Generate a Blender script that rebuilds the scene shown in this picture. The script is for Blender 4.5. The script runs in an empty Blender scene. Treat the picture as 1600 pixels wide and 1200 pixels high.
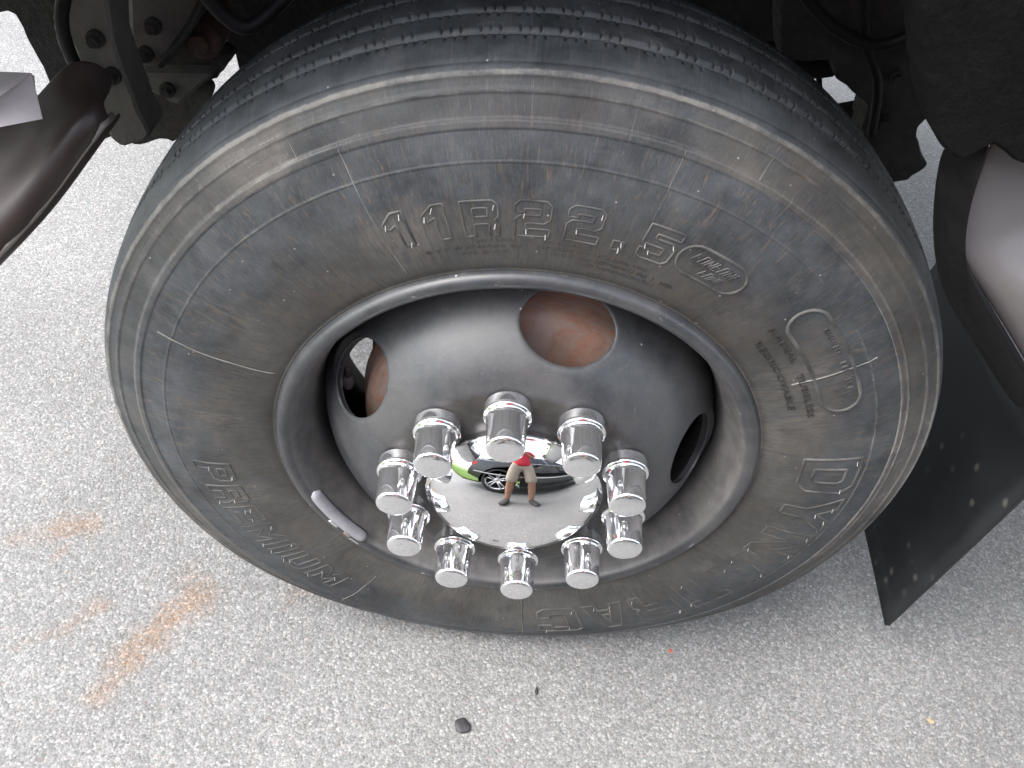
import bpy, bmesh, math, random
import numpy as np
from mathutils import Vector, Matrix
rnd = random.Random(7)
nrng = np.random.default_rng(11)
sc = bpy.context.scene
COL = sc.collection
PI = math.pi
ZC = 0.49                                   # height of the wheel centre

# ------------------------------------------------------------------ camera
CAM = Vector((-0.0406, -0.8466, 0.8672 + ZC))
yaw, pitch, roll, FPX = 0.035, 0.7955, 0.1136, 1362.92
F_ = Vector((math.sin(yaw)*math.cos(pitch), math.cos(yaw)*math.cos(pitch), -math.sin(pitch)))
R_ = F_.cross(Vector((0, 0, 1))).normalized()
U_ = R_.cross(F_)
RX = R_*math.cos(roll) + U_*math.sin(roll)
UX = -R_*math.sin(roll) + U_*math.cos(roll)
cd = bpy.data.cameras.new('camera')
cam = bpy.data.objects.new('camera', cd)
COL.objects.link(cam)
cam.matrix_world = Matrix(((RX.x, UX.x, -F_.x, CAM.x), (RX.y, UX.y, -F_.y, CAM.y), (RX.z, UX.z, -F_.z, CAM.z), (0, 0, 0, 1)))
cd.sensor_width = 36
cd.lens = FPX/1600*36
cd.clip_start = 0.01
cd.clip_end = 2000
sc.camera = cam

# ------------------------------------------------------------------ sky, sun, exposure
SUN_EL, SUN_ROT = math.radians(55), math.radians(-109)     # from the front of the truck
w = bpy.data.worlds.new('World'); sc.world = w; w.use_nodes = True
nt = w.node_tree; nt.nodes.clear()
sky = nt.nodes.new('ShaderNodeTexSky'); sky.sky_type = 'NISHITA'; sky.sun_disc = False
sky.sun_elevation = SUN_EL; sky.sun_rotation = SUN_ROT
sky.air_density = 1.0; sky.dust_density = 3.0; sky.ozone_density = 1.0; sky.altitude = 0
hs = nt.nodes.new('ShaderNodeHueSaturation'); hs.inputs['Saturation'].default_value = 0.4     # veiled, overcast sky
bg = nt.nodes.new('ShaderNodeBackground'); bg.inputs['Strength'].default_value = 0.15
wo = nt.nodes.new('ShaderNodeOutputWorld')
nt.links.new(sky.outputs[0], hs.inputs['Color']); nt.links.new(hs.outputs[0], bg.inputs['Color']); nt.links.new(bg.outputs[0], wo.inputs['Surface'])
sl = bpy.data.lights.new('sun', 'SUN'); sl.energy = 0.75; sl.angle = math.radians(60); sl.color = (1, 0.985, 0.955)
so = bpy.data.objects.new('sun', sl); COL.objects.link(so)
sdir = Vector((math.sin(SUN_ROT)*math.cos(SUN_EL), math.cos(SUN_ROT)*math.cos(SUN_EL), math.sin(SUN_EL)))
so.rotation_euler = sdir.to_track_quat('Z', 'Y').to_euler()
so.location = sdir*8
sc.view_settings.view_transform = 'Standard'; sc.view_settings.look = 'None'
sc.view_settings.exposure = 2.15; sc.view_settings.gamma = 1; sc.view_settings.use_curve_mapping = False
sc.render.engine = 'CYCLES'
sc.cycles.max_bounces = 10; sc.cycles.glossy_bounces = 6; sc.cycles.diffuse_bounces = 5

# ------------------------------------------------------------------ helpers
def at(px, py, Y):
    """point at depth Y seen at a place in the photograph"""
    d = F_ + RX*((px-800)/FPX) + UX*((600-py)/FPX)
    return CAM + d*((Y-CAM.y)/d.y)

def atz(px, py, Z):
    d = F_ + RX*((px-800)/FPX) + UX*((600-py)/FPX)
    return CAM + d*((Z-CAM.z)/d.z)

def link(name, me, mat=None, parent=None, smooth=False, loc=None):
    o = bpy.data.objects.new(name, me); COL.objects.link(o)
    if mat: me.materials.append(mat)
    if smooth: me.polygons.foreach_set('use_smooth', [True]*len(me.polygons))
    if parent: o.parent = parent
    if loc is not None: o.location = loc
    return o

def mesh(name, v, f):
    me = bpy.data.meshes.new(name); me.from_pydata([tuple(p) for p in v], [], f); me.update(); return me

def bobj(name, bm, mat, parent=None, smooth=False, loc=None):
    bmesh.ops.recalc_face_normals(bm, faces=bm.faces[:])
    me = bpy.data.meshes.new(name); bm.to_mesh(me); bm.free()
    return link(name, me, mat, parent, smooth, loc)

def empty(name, loc=(0, 0, 0)):
    o = bpy.data.objects.new(name, None); COL.objects.link(o); o.location = loc; o.empty_display_size = .1
    return o

def tag(o, label=None, cat=None, group=None, kind=None):
    if label: o['label'] = label
    if cat: o['category'] = cat
    if group: o['group'] = group
    if kind: o['kind'] = kind
    return o

def box(bm, x0, x1, y0, y1, z0, z1, bev=0.0):
    r = bmesh.ops.create_cube(bm, size=1)
    for v in r['verts']:
        v.co = Vector((x0+(v.co.x+.5)*(x1-x0), y0+(v.co.y+.5)*(y1-y0), z0+(v.co.z+.5)*(z1-z0)))
    if bev > 0:
        es = list({e for v in r['verts'] for e in v.link_edges})
        bmesh.ops.bevel(bm, geom=es, offset=bev, segments=2, affect='EDGES', profile=.6)

def tube(bm, pts, rad, seg=12, cap=True):
    pts = [Vector(p) for p in pts]
    rad = rad if isinstance(rad, (list, tuple)) else [rad]*len(pts)
    rings = []
    up = Vector((0, 0, 1))
    for i, p in enumerate(pts):
        t = (pts[min(i+1, len(pts)-1)] - pts[max(i-1, 0)]).normalized()
        a = t.cross(up)
        if a.length < .05: a = t.cross(Vector((1, 0, 0)))
        a.normalize(); b = t.cross(a)
        rings.append([bm.verts.new(p + (a*math.cos(2*PI*k/seg) + b*math.sin(2*PI*k/seg))*rad[i]) for k in range(seg)])
    for r0, r1 in zip(rings, rings[1:]):
        for k in range(seg):
            bm.faces.new((r0[k], r0[(k+1) % seg], r1[(k+1) % seg], r1[k]))
    if cap:
        bm.faces.new(rings[0][::-1]); bm.faces.new(rings[-1])

def lathe_y(prof, n=96, closed=False):
    """revolve (R, y) about the Y axis -> verts, faces"""
    P = np.array(prof); t = np.linspace(0, 2*PI, n, endpoint=False)
    v = np.zeros((len(P), n, 3))
    v[:, :, 0] = P[:, 0:1]*np.cos(t); v[:, :, 2] = P[:, 0:1]*np.sin(t); v[:, :, 1] = P[:, 1:2]
    f = []
    m = len(P)
    for i in range(m if closed else m-1):
        j = (i+1) % m
        for k in range(n):
            l = (k+1) % n
            f.append((i*n+k, i*n+l, j*n+l, j*n+k))
    return v.reshape(-1, 3), f

def smooth_curve(ctrl, per=8):
    """Catmull-Rom through control points"""
    c = [Vector((*p, 0)) for p in ctrl]; out = []
    for i in range(len(c)-1):
        p0, p1, p2, p3 = c[max(i-1, 0)], c[i], c[i+1], c[min(i+2, len(c)-1)]
        for k in range(per):
            t = k/per
            q = .5*((2*p1)+(p2-p0)*t+(2*p0-5*p1+4*p2-p3)*t*t+(3*p1-p0-3*p2+p3)*t**3)
            out.append((q.x, q.y))
    out.append((c[-1].x, c[-1].y))
    return out

# ------------------------------------------------------------------ materials
class NT:
    def __init__(s, name):
        s.m = bpy.data.materials.new(name); s.m.use_nodes = True
        s.t = s.m.node_tree; s.n = s.t.nodes; s.b = s.n['Principled BSDF']
        s.tc = s.n.new('ShaderNodeTexCoord').outputs['Object']
    def _in(s, sock, v):
        if isinstance(v, bpy.types.NodeSocket): s.t.links.new(v, sock)
        elif v is not None: sock.default_value = v
    def noise(s, scale, detail=4, rough=.55, vec=None, dist=0):
        n = s.n.new('ShaderNodeTexNoise'); s._in(n.inputs['Vector'], vec or s.tc)
        n.inputs['Scale'].default_value = scale; n.inputs['Detail'].default_value = detail
        n.inputs['Roughness'].default_value = rough; n.inputs['Distortion'].default_value = dist
        return n.outputs['Fac']
    def vor(s, scale, out='Distance', feature='F1', vec=None, rand=1):
        n = s.n.new('ShaderNodeTexVoronoi'); n.feature = feature; s._in(n.inputs['Vector'], vec or s.tc)
        n.inputs['Scale'].default_value = scale; n.inputs['Randomness'].default_value = rand
        return n.outputs[out]
    def ramp(s, fac, stops, interp='LINEAR'):
        n = s.n.new('ShaderNodeValToRGB'); s._in(n.inputs[0], fac); cr = n.color_ramp; cr.interpolation = interp
        while len(cr.elements) < len(stops): cr.elements.new(.5)
        for e, (p, c) in zip(cr.elements, stops):
            e.position = p
            e.color = (c, c, c, 1) if isinstance(c, (int, float)) else (*c, 1)
        return n.outputs[0]
    def mix(s, fac, a, b, mode='MIX'):
        n = s.n.new('ShaderNodeMix'); n.data_type = 'RGBA'; n.blend_type = mode
        s._in(n.inputs[0], fac)
        for k, v in ((6, a), (7, b)):
            s._in(n.inputs[k], (*v, 1) if isinstance(v, tuple) and len(v) == 3 else v)
        return n.outputs[2]
    def math(s, op, a, b=None, c=None, clamp=False):
        n = s.n.new('ShaderNodeMath'); n.operation = op; n.use_clamp = clamp
        for k, v in enumerate((a, b, c)):
            if v is not None: s._in(n.inputs[k], v)
        return n.outputs[0]
    def rng(s, v, a, b, c=0, d=1, smooth=True):
        n = s.n.new('ShaderNodeMapRange'); n.interpolation_type = 'SMOOTHSTEP' if smooth else 'LINEAR'
        s._in(n.inputs[0], v)
        for k, x in enumerate((a, b, c, d)): n.inputs[k+1].default_value = x
        return n.outputs[0]
    def sep(s, v=None):
        n = s.n.new('ShaderNodeSeparateXYZ'); s._in(n.inputs[0], v or s.tc); return n.outputs
    def comb(s, x, y, z):
        n = s.n.new('ShaderNodeCombineXYZ')
        for k, v in enumerate((x, y, z)): s._in(n.inputs[k], v)
        return n.outputs[0]
    def polar(s):
        """radius and a seam-free direction vector about the Y axis"""
        x, y, z = s.sep()
        r = s.math('SQRT', s.math('ADD', s.math('MULTIPLY', x, x), s.math('MULTIPLY', z, z)))
        return r, s.math('DIVIDE', x, r), s.math('DIVIDE', z, r), y
    def bump(s, h, strength=.5, dist=.002, prev=None):
        n = s.n.new('ShaderNodeBump'); s._in(n.inputs['Height'], h)
        n.inputs['Strength'].default_value = strength; n.inputs['Distance'].default_value = dist
        if prev is not None: s._in(n.inputs['Normal'], prev)
        return n.outputs[0]
    def out(s, col=None, rough=None, metal=None, normal=None, spec=None, coat=None, **kw):
        b = s.b
        if col is not None: s._in(b.inputs['Base Color'], (*col, 1) if isinstance(col, tuple) and len(col) == 3 else col)
        s._in(b.inputs['Roughness'], rough); s._in(b.inputs['Metallic'], metal)
        if normal is not None: s._in(b.inputs['Normal'], normal)
        s._in(b.inputs['Specular IOR Level'], spec)
        if coat is not None: s._in(b.inputs['Coat Weight'], coat)
        return s.m

def simple(name, col, rough=.6, metal=0, nscale=30, var=.25, bump=.15, bdist=.001, spec=None, coat=None):
    t = NT(name); n = t.noise(nscale, 6, .6)
    a = tuple(c*(1-var) for c in col); b = tuple(min(1, c*(1+var)) for c in col)
    r = t.rng(n, .3, .7, max(.02, rough-.08), min(1, rough+.08))
    return t.out(t.ramp(n, [(.3, a), (.7, b)]), r, metal, t.bump(n, bump, bdist) if bump else None, spec, coat)

def mat_asphalt():
    t = NT('asphalt')
    x, y, z = t.sep()
    wob = t.noise(9, 3)
    c1 = t.vor(235, 'Color'); d1 = t.vor(235, 'Distance')
    sx = t.n.new('ShaderNodeSeparateColor'); t._in(sx.inputs[0], c1)
    g = t.ramp(sx.outputs[0], [(0, .105), (.25, .165), (.55, .215), (.82, .275), (1, .40)])
    warm = t.mix(t.rng(sx.outputs[1], .72, 1.0), (1.055, 1.055, 1.015), (1.12, 1.045, .965), 'MIX')
    col = t.mix(1.0, g, warm, 'MULTIPLY')
    red = t.rng(sx.outputs[2], .978, .983)
    col = t.mix(t.math('MULTIPLY', red, .35), col, (.30, .17, .12))
    # dark binder between the stones
    edge = t.vor(235, 'Distance', 'DISTANCE_TO_EDGE')
    binder = t.rng(edge, .02, .16, .62, 1)
    col = t.mix(1.0, col, binder, 'MULTIPLY')
    # fine sand
    fine = t.vor(520, 'Color'); sf = t.n.new('ShaderNodeSeparateColor'); t._in(sf.inputs[0], fine)
    col = t.mix(.42, col, t.ramp(sf.outputs[0], [(0, .13), (.5, .212), (1, .33)]))
    # broad wear
    col = t.mix(1.0, col, t.ramp(t.noise(2.2, 5), [(.3, .88), (.7, 1.1)]), 'MULTIPLY')
    tar = t.math('MULTIPLY', t.rng(t.noise(55, 5, .7), .66, .74), .55)
    col = t.mix(tar, col, (.085, .083, .080))
    big = t.vor(88, 'Distance'); bc = t.n.new('ShaderNodeSeparateColor'); t._in(bc.inputs[0], t.vor(88, 'Color'))
    bigm = t.math('MULTIPLY', t.rng(t.math('ADD', big, t.math('MULTIPLY', wob, .1)), .22, .34, 1, 0), t.rng(bc.outputs[0], .70, .72))
    col = t.mix(t.math('MULTIPLY', bigm, .7), col, t.ramp(bc.outputs[1], [(0, (.11, .11, .115)), (.5, (.30, .29, .28)), (.8, (.36, .31, .27)), (1, (.45, .44, .43))]))
    # rust stains run from the truck's front corner
    stain_noise = t.math('SUBTRACT', t.noise(30, 6, .7), .5)
    def capsule(ax, ay, bx, by, rad, soft):
        # distance to a segment in x, y
        L2 = (bx-ax)**2+(by-ay)**2
        px = t.math('SUBTRACT', x, ax); py = t.math('SUBTRACT', y, ay)
        h = t.math('DIVIDE', t.math('ADD', t.math('MULTIPLY', px, bx-ax), t.math('MULTIPLY', py, by-ay)), L2, clamp=True)
        qx = t.math('SUBTRACT', px, t.math('MULTIPLY', h, bx-ax)); qy = t.math('SUBTRACT', py, t.math('MULTIPLY', h, by-ay))
        d = t.math('SQRT', t.math('ADD', t.math('MULTIPLY', qx, qx), t.math('MULTIPLY', qy, qy)))
        d = t.math('ADD', d, t.math('MULTIPLY', stain_noise, soft*4.5))
        return t.rng(d, rad-soft*1.0, rad+soft*1.1, 1, 0)
    st = None
    for (c, amp) in (((-.605, -.27, -.565, -.205, .014, .016), .75), ((-.585, -.205, -.50, -.085, .022, .022), .9), ((-.50, -.10, -.53, -.055, .014, .026), .55),
                     ((-.70, -.165, -.655, -.12, .010, .014), .7), ((-.76, -.20, -.70, -.165, .004, .010), .5), ((-.86, -.01, -.79, .028, .010, .018), .5),
                     ((-.79, .022, -.735, .035, .018, .02), .85), ((-.77, -.04, -.755, -.005, .006, .012), .6), ((-.345, -.075, -.31, -.06, .012, .02), .4)):
        m = t.math('MULTIPLY', capsule(*c), amp)
        st = m if st is None else t.math('MAXIMUM', st, m)
    rust = t.mix(1.0, col, (1.05, .77, .59), 'MULTIPLY')
    st = t.math('MULTIPLY', st, t.rng(sx.outputs[1], 0, .8, .55, 1.1))
    col = t.mix(t.math('MINIMUM', st, 1.0), col, rust)
    h = t.math('ADD', t.math('MULTIPLY', d1, -1.0), t.math('MULTIPLY', sx.outputs[1], .5))
    nb = t.bump(h, .6, .0018)
    nb = t.bump(sf.outputs[1], .4, .0007, nb)
    return t.out(col, t.rng(sx.outputs[2], 0, 1, .6, .9), 0, nb, .4)

def mat_tyre(tread=False):
    t = NT('tyre_rubber')
    r, cx, cz, y = t.polar()
    r = t.math('ADD', r, t.math('MULTIPLY', t.math('SUBTRACT', t.noise(40, 5, .7), .5), .0045))
    streak_v = t.comb(t.math('MULTIPLY', cx, 30), t.math('MULTIPLY', r, 9), t.math('MULTIPLY', cz, 30))
    streak = t.noise(3.0, 6, .65, streak_v, .4)
    fine_v = t.comb(t.math('MULTIPLY', cx, 120), t.math('MULTIPLY', r, 26), t.math('MULTIPLY', cz, 120))
    fine = t.noise(2.2, 5, .6, fine_v)
    blot = t.noise(5.5, 5, .6)
    blot2 = t.noise(16, 6, .65)
    base = t.ramp(t.math('ADD', t.math('MULTIPLY', blot2, .6), t.math('MULTIPLY', t.noise(38, 5, .7), .4)), [(.36, (.022, .026, .031)), (.64, (.074, .082, .090))])
    # tan road dust: thick at the bead, thinning outwards in ragged streaks
    dn = t.math('ADD', r, t.math('MULTIPLY', t.math('SUBTRACT', streak, .5), -.10))
    dn = t.math('ADD', dn, t.math('MULTIPLY', t.math('SUBTRACT', blot, .5), -.22))
    inner = t.math('MULTIPLY', t.rng(dn, .350, .425, 1, 0), t.rng(t.noise(4.2, 6, .7, streak_v, .5), .34, .60, .18, 1.25))
    # and again on the scuffed outer band below the shoulder
    band = t.math('MULTIPLY', t.rng(r, .466, .470), t.rng(r, .510, .514, 1, 0))
    band = t.math('MULTIPLY', band, t.rng(t.math('ADD', t.math('MULTIPLY', t.noise(3.0, 7, .75, fine_v), .4), t.math('MULTIPLY', blot2, .6)), .34, .60, .12, 1))
    circ_v = t.comb(t.math('MULTIPLY', cx, 5), t.math('MULTIPLY', r, 420), t.math('MULTIPLY', cz, 5))
    circ = t.noise(1.6, 6, .75, circ_v, .6)
    band = t.math('MULTIPLY', band, t.rng(circ, .30, .62, .45, 1.25))
    band = t.math('MULTIPLY', band, t.rng(t.noise(2.6, 3, .6), .38, .62, .55, 1.35))
    side = t.rng(y, -.098, -.106)
    dust = t.math('MULTIPLY', t.math('MAXIMUM', t.math('MULTIPLY', inner, .9), t.math('MULTIPLY', band, .85)), t.rng(fine, .2, .75, .7, 1.1))
    dcol = t.ramp(blot, [(.34, (.088, .066, .049)), (.5, (.074, .070, .060)), (.66, (.122, .106, .092))])
    col = t.mix(t.math('MULTIPLY', dust, side), base, dcol)
    # pale worn lines on the rings
    ring_noise = t.math('ADD', t.math('MULTIPLY', t.noise(3.3, 3, .6), .55), t.math('MULTIPLY', t.noise(34, 6, .8), .45))
    def ring(r0, wd, amp, a=.25, b=.6):
        m = t.rng(t.math('ABSOLUTE', t.math('SUBTRACT', r, r0)), wd*.4, wd, 1, 0)
        return t.math('MULTIPLY', t.math('MULTIPLY', m, amp), t.rng(ring_noise, a, b, 0, 1))
    worn = ring(.5120, .0028, .8, .36, .6)
    for a in ((.4975, .0020, .4, .42, .6), (.4755, .0020, .6, .48, .66), (.4675, .0014, .35, .45, .62), (.438, .0014, .5, .46, .62), (.3065, .002, .2), (.506, .012, .20, .45, .75)):
        worn = t.math('MAXIMUM', worn, ring(*a))
    col = t.mix(t.math('MULTIPLY', worn, side), col, (.28, .265, .235))
    # scattered scuffs
    sc1 = t.math('MULTIPLY', t.rng(t.noise(3.2, 8, .8, fine_v, 1.0), .50, .72), .5)
    sc2 = t.math('MULTIPLY', t.rng(t.noise(11, 8, .8), .54, .74), .34)
    col = t.mix(t.math('MAXIMUM', sc1, sc2), col, (.20, .19, .18))
    crust = t.math('MULTIPLY', t.math('MULTIPLY', t.rng(t.math('ADD', t.math('MULTIPLY', t.noise(70, 6, .8), .6), t.math('MULTIPLY', circ, .4)), .54, .64), t.rng(t.noise(3.1, 4, .65), .46, .62)), t.math('MULTIPLY', t.rng(r, .462, .468), t.rng(r, .509, .514, .55, 0)))
    col = t.mix(crust, col, (.30, .285, .255))
    # ochre clay smears
    oc = t.math('MULTIPLY', t.math('MULTIPLY', t.rng(t.noise(4.5, 6, .75, streak_v, .6), .52, .68), t.rng(r, .33, .44)), t.rng(r, .505, .45, 0, .5))
    col = t.mix(oc, col, (.19, .13, .075))
    col = t.mix(1.0, col, t.ramp(t.noise(5.2, 6, .7, None, .4), [(.32, .52), (.5, .86), (.68, 1.12)]), 'MULTIPLY')
    specks = t.vor(160, 'Distance'); scc = t.vor(160, 'Color')
    sp = t.n.new('ShaderNodeSeparateColor'); t._in(sp.inputs[0], scc)
    speck = t.math('MULTIPLY', t.rng(specks, .10, .22, 1, 0), t.rng(sp.outputs[0], .975, .985))
    col = t.mix(t.math('MULTIPLY', speck, .6), col, (.42, .41, .39))
    h = t.math('ADD', t.math('MULTIPLY', fine, .6), blot2)
    nb = t.bump(h, .35, .0012)
    nb = t.bump(t.noise(420, 3), .25, .0004, nb)
    return t.out(col, t.rng(blot2, .3, .7, .52, .72), 0, nb, .5)

def mat_rim(name='black_wheel_paint', shade_and_grime=True):
    t = NT(name)
    r, cx, cz, y = t.polar()
    n1 = t.noise(9, 6, .6); n2 = t.noise(45, 5, .65)
    col = t.ramp(n2, [(.3, (.028, .030, .034)), (.7, (.048, .051, .056))])
    dust = t.math('MULTIPLY', t.rng(n1, .36, .68), .5)
    col = t.mix(dust, col, (.105, .103, .102))
    lipd = t.math('MULTIPLY', t.rng(r, .262, .270), t.rng(r, .289, .284, 0, 1))
    col = t.mix(t.math('MULTIPLY', lipd, t.rng(n2, .35, .65, .5, .9)), col, (.19, .184, .178))
    col = t.mix(t.math('MULTIPLY', t.rng(t.math('ADD', r, t.math('MULTIPLY', t.math('SUBTRACT', n1, .5), .03)), .158, .172, 1, 0), .75), col, t.ramp(n2, [(.3, (.016, .0145, .013)), (.7, (.045, .039, .034))]))
    # scratches and chips
    v = t.comb(t.math('MULTIPLY', cx, 14), t.math('MULTIPLY', r, 90), t.math('MULTIPLY', cz, 14))
    x_, y_, z_ = t.sep()
    for ax, ay, az, thr in ((260, 30, 24, .74), (30, 40, 280, .75)):
        hv = t.comb(t.math('ADD', t.math('MULTIPLY', x_, ax), t.math('MULTIPLY', z_, 60)), t.math('MULTIPLY', y_, ay), t.math('MULTIPLY', z_, az))
        col = t.mix(t.rng(t.noise(1.0, 3, .6, hv), thr-.05, thr+.05, 0, .4), col, (.30, .30, .30))
    drip = t.noise(3.4, 7, .75, v, .3)
    col = t.mix(t.rng(drip, .50, .78, 0, .4), col, (.15, .135, .12))
    sp = t.vor(70, 'Distance'); s3 = t.n.new('ShaderNodeSeparateColor'); t._in(s3.inputs[0], t.vor(70, 'Color'))
    chip = t.math('MULTIPLY', t.rng(sp, .05, .12, 1, 0), t.rng(s3.outputs[0], .90, .93))
    col = t.mix(t.math('MULTIPLY', chip, .7), col, (.5, .5, .49))
    lipw = t.math('MULTIPLY', t.rng(t.math('ABSOLUTE', t.math('SUBTRACT', r, .2965)), .001, .0028, 1, 0), t.rng(t.noise(22, 5, .7), .60, .66))
    col = t.mix(t.math('MULTIPLY', lipw, .7), col, (.5, .5, .5))
    if shade_and_grime: col = t.mix(t.rng(y, -.045, -.025), col, t.ramp(n2, [(.3, (.002, .002, .002)), (.7, (.006, .0055, .005))]))  # painted shade: barrel interior blackened behind the disc
    nb = t.bump(n2, .12, .0008)
    return t.out(col, t.rng(n1, .3, .7, .30, .48), 0, nb, t.rng(y, -.045, -.025, .6, .03) if shade_and_grime else .5)

def mat_chrome(name='chrome', rough=.06, v=.9, film=0.0):
    """chrome plate; film = thin film of dust and hairline scratches"""
    t = NT(name)
    n = t.noise(60, 6, .7); n2 = t.noise(14, 4)
    r = t.rng(n, .45, .8, rough, rough+.05)
    col = t.ramp(t.noise(180, 3, .7), [(.62, (v, v, v*1.01)), (.8, (v*.8, v*.79, v*.77))])
    met = 1.0
    if film:
        x, y, z = t.sep()
        scr = t.noise(5, 6, .75, t.comb(t.math('MULTIPLY', x, 30), t.math('MULTIPLY', y, 160), t.math('MULTIPLY', z, 30)), 1.2)
        met = t.rng(scr, .42, .72, 1-film*.7, 1-film*1.5)
        col = t.mix(film, col, (.70, .735, .78))
    return t.out(col, r, met, t.bump(n2, .03, .0004))

def mat_rust():
    t = NT('rusty_iron'); n = t.noise(30, 7, .7); n2 = t.noise(6, 3)
    r, cx, cz, y = t.polar()
    v = t.comb(t.math('MULTIPLY', cx, 2), t.math('MULTIPLY', y, 60), t.math('MULTIPLY', cz, 2))
    band = t.noise(2.5, 4, .6, v)
    col = t.ramp(n, [(.25, (.20, .10, .07)), (.55, (.36, .19, .13)), (.8, (.44, .28, .21))])
    col = t.mix(t.rng(band, .35, .65, 0, .75), col, (.30, .25, .22))
    return t.out(col, .85, 0, t.bump(n, .5, .002))

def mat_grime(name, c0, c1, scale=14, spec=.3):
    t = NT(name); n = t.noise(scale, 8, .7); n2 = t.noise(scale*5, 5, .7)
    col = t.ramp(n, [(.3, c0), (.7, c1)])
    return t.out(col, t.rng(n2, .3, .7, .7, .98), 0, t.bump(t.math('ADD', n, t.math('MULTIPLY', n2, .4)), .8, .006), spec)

def mat_flap():
    t = NT('black_flap_rubber'); n = t.noise(8, 6, .6)
    col = t.ramp(n, [(.3, (.010, .011, .012)), (.7, (.020, .022, .024))])
    d = t.vor(38, 'Distance'); c = t.n.new('ShaderNodeSeparateColor'); t._in(c.inputs[0], t.vor(38, 'Color'))
    dd = t.math('ADD', d, t.math('MULTIPLY', t.math('SUBTRACT', t.noise(70, 4, .7), .5), .3))
    sp = t.math('MULTIPLY', t.rng(dd, .08, .34, 1, 0), t.rng(c.outputs[0], .66, .9))
    col = t.mix(t.math('MULTIPLY', sp, .36), col, (.19, .18, .16))
    return t.out(col, t.rng(n, .3, .7, .3, .5), 0, t.bump(n, .2, .003), .25)

M = dict(
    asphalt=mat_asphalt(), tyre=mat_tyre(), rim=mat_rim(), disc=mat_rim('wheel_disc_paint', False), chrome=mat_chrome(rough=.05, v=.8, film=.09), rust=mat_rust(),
    flap=mat_flap(), hub_chrome=mat_chrome('polished_chrome', .02, .86),
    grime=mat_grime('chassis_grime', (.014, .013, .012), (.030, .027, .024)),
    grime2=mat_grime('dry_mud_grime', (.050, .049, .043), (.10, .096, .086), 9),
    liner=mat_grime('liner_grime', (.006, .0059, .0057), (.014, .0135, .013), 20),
    trim=simple('black_rubber_trim', (.007, .007, .0075), .55, 0, 40, .3, .2, .001, spec=.15),
    darkrust=mat_grime('dark_rust', (.020, .013, .010), (.055, .032, .022), 18),
    roll=simple('highlit_panel_edge', (.14, .125, .11), .4, 0, 18, .6, .1),  # paler than the panel: edge highlight put into the colour
    shade_and_grime=mat_grime('black_road_grime', (.0015, .0015, .0015), (.0045, .0044, .0042), 26, .12),
    letter=simple('raised_rubber', (.072, .070, .066), .6, 0, 26, .75, .2, .0005),
    seam=simple('worn_rubber_seam', (.15, .143, .13), .7, 0, 30, .65, .2, .0005),
    weight=simple('lead_grey_paint', (.30, .30, .325), .5, 0, 60, .15, .15, .0006),
    clip=simple('zinc_clip', (.62, .62, .60), .4, .6, 60, .2),
    body=simple('grey_pink_panel_paint', (.135, .124, .122), .42, 0, 7, .16, .04, .001, coat=.15),
    maroon=simple('dark_maroon_paint', (.026, .019, .017), .42, 0, 12, .3, .1, .001, spec=.3),
    bracket=simple('bare_bracket_metal', (.50, .46, .46), .45, .2, 20, .12),
    white=simple('white_body_paint', (.72, .72, .71), .3, 0, 5, .05, 0, coat=.4),
    black_paint=simple('black_car_paint', (.012, .012, .014), .12, 0, 5, .2, 0, coat=.8),
    alloy=simple('silver_alloy', (.7, .7, .71), .25, .8, 30, .06, 0),
    car_rubber=simple('car_tyre_rubber', (.02, .02, .02), .7, 0, 40, .3),
    glass=simple('dark_window_glass', (.02, .025, .028), .04, 0, 5, .1, 0),
    redlight=simple('red_lamp_lens', (.55, .015, .02), .12, 0, 20, .1, 0),
    skin=simple('skin', (.36, .20, .13), .5, 0, 30, .12),
    shirt=simple('red_cotton', (.55, .03, .05), .85, 0, 60, .15, .3),
    khaki=simple('khaki_cotton', (.42, .36, .29), .9, 0, 50, .15, .3),
    shoe=simple('dark_shoe', (.05, .045, .042), .7, 0, 40, .3),
    hair=simple('dark_hair', (.02, .016, .013), .6, 0, 80, .3),
    eye=simple('eye_white', (.7, .7, .68), .2, 0, 20, .05, 0),
    gadget=simple('silver_gadget', (.3, .3, .31), .3, .5, 30, .05, 0),
    soil=simple('lawn_soil', (.12, .19, .035), .95, 0, 12, .35, .4, .01),
    grass=simple('grass_blades', (.20, .34, .045), .6, 0, 4, .35, 0),
    leaf=simple('leaf', (.06, .11, .03), .6, 0, 3, .4, 0),
    bark=simple('bark', (.10, .075, .055), .9, 0, 14, .35, .6, .01),
    kerb=simple('kerb_concrete', (.42, .41, .39), .85, 0, 20, .18, .4, .002),
    stucco=simple('pale_stucco', (.72, .70, .66), .85, 0, 8, .08, .3, .003),
    rooft=simple('grey_shingle', (.13, .13, .135), .85, 0, 10, .25, .4, .004),
    pebble=simple('dark_pebble', (.035, .033, .036), .6, 0, 60, .35, .5, .002),
)

# ------------------------------------------------------------------ the ground
def ground():
    bm = bmesh.new()
    s = 300
    vs = [bm.verts.new(p) for p in ((-s, -s, 0), (s, -s, 0), (s, s, 0), (-s, s, 0))]
    bm.faces.new(vs)
    tag(bobj('asphalt_pavement', bm, M['asphalt']), 'light grey coarse asphalt with rust stains under the truck wheel', 'pavement', kind='structure')
ground()

# ------------------------------------------------------------------ the truck
truck = empty('truck')
tag(truck, 'heavy truck with chrome-capped black front wheel parked on the asphalt', 'truck')
BOLT = math.radians(7.4)

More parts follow.
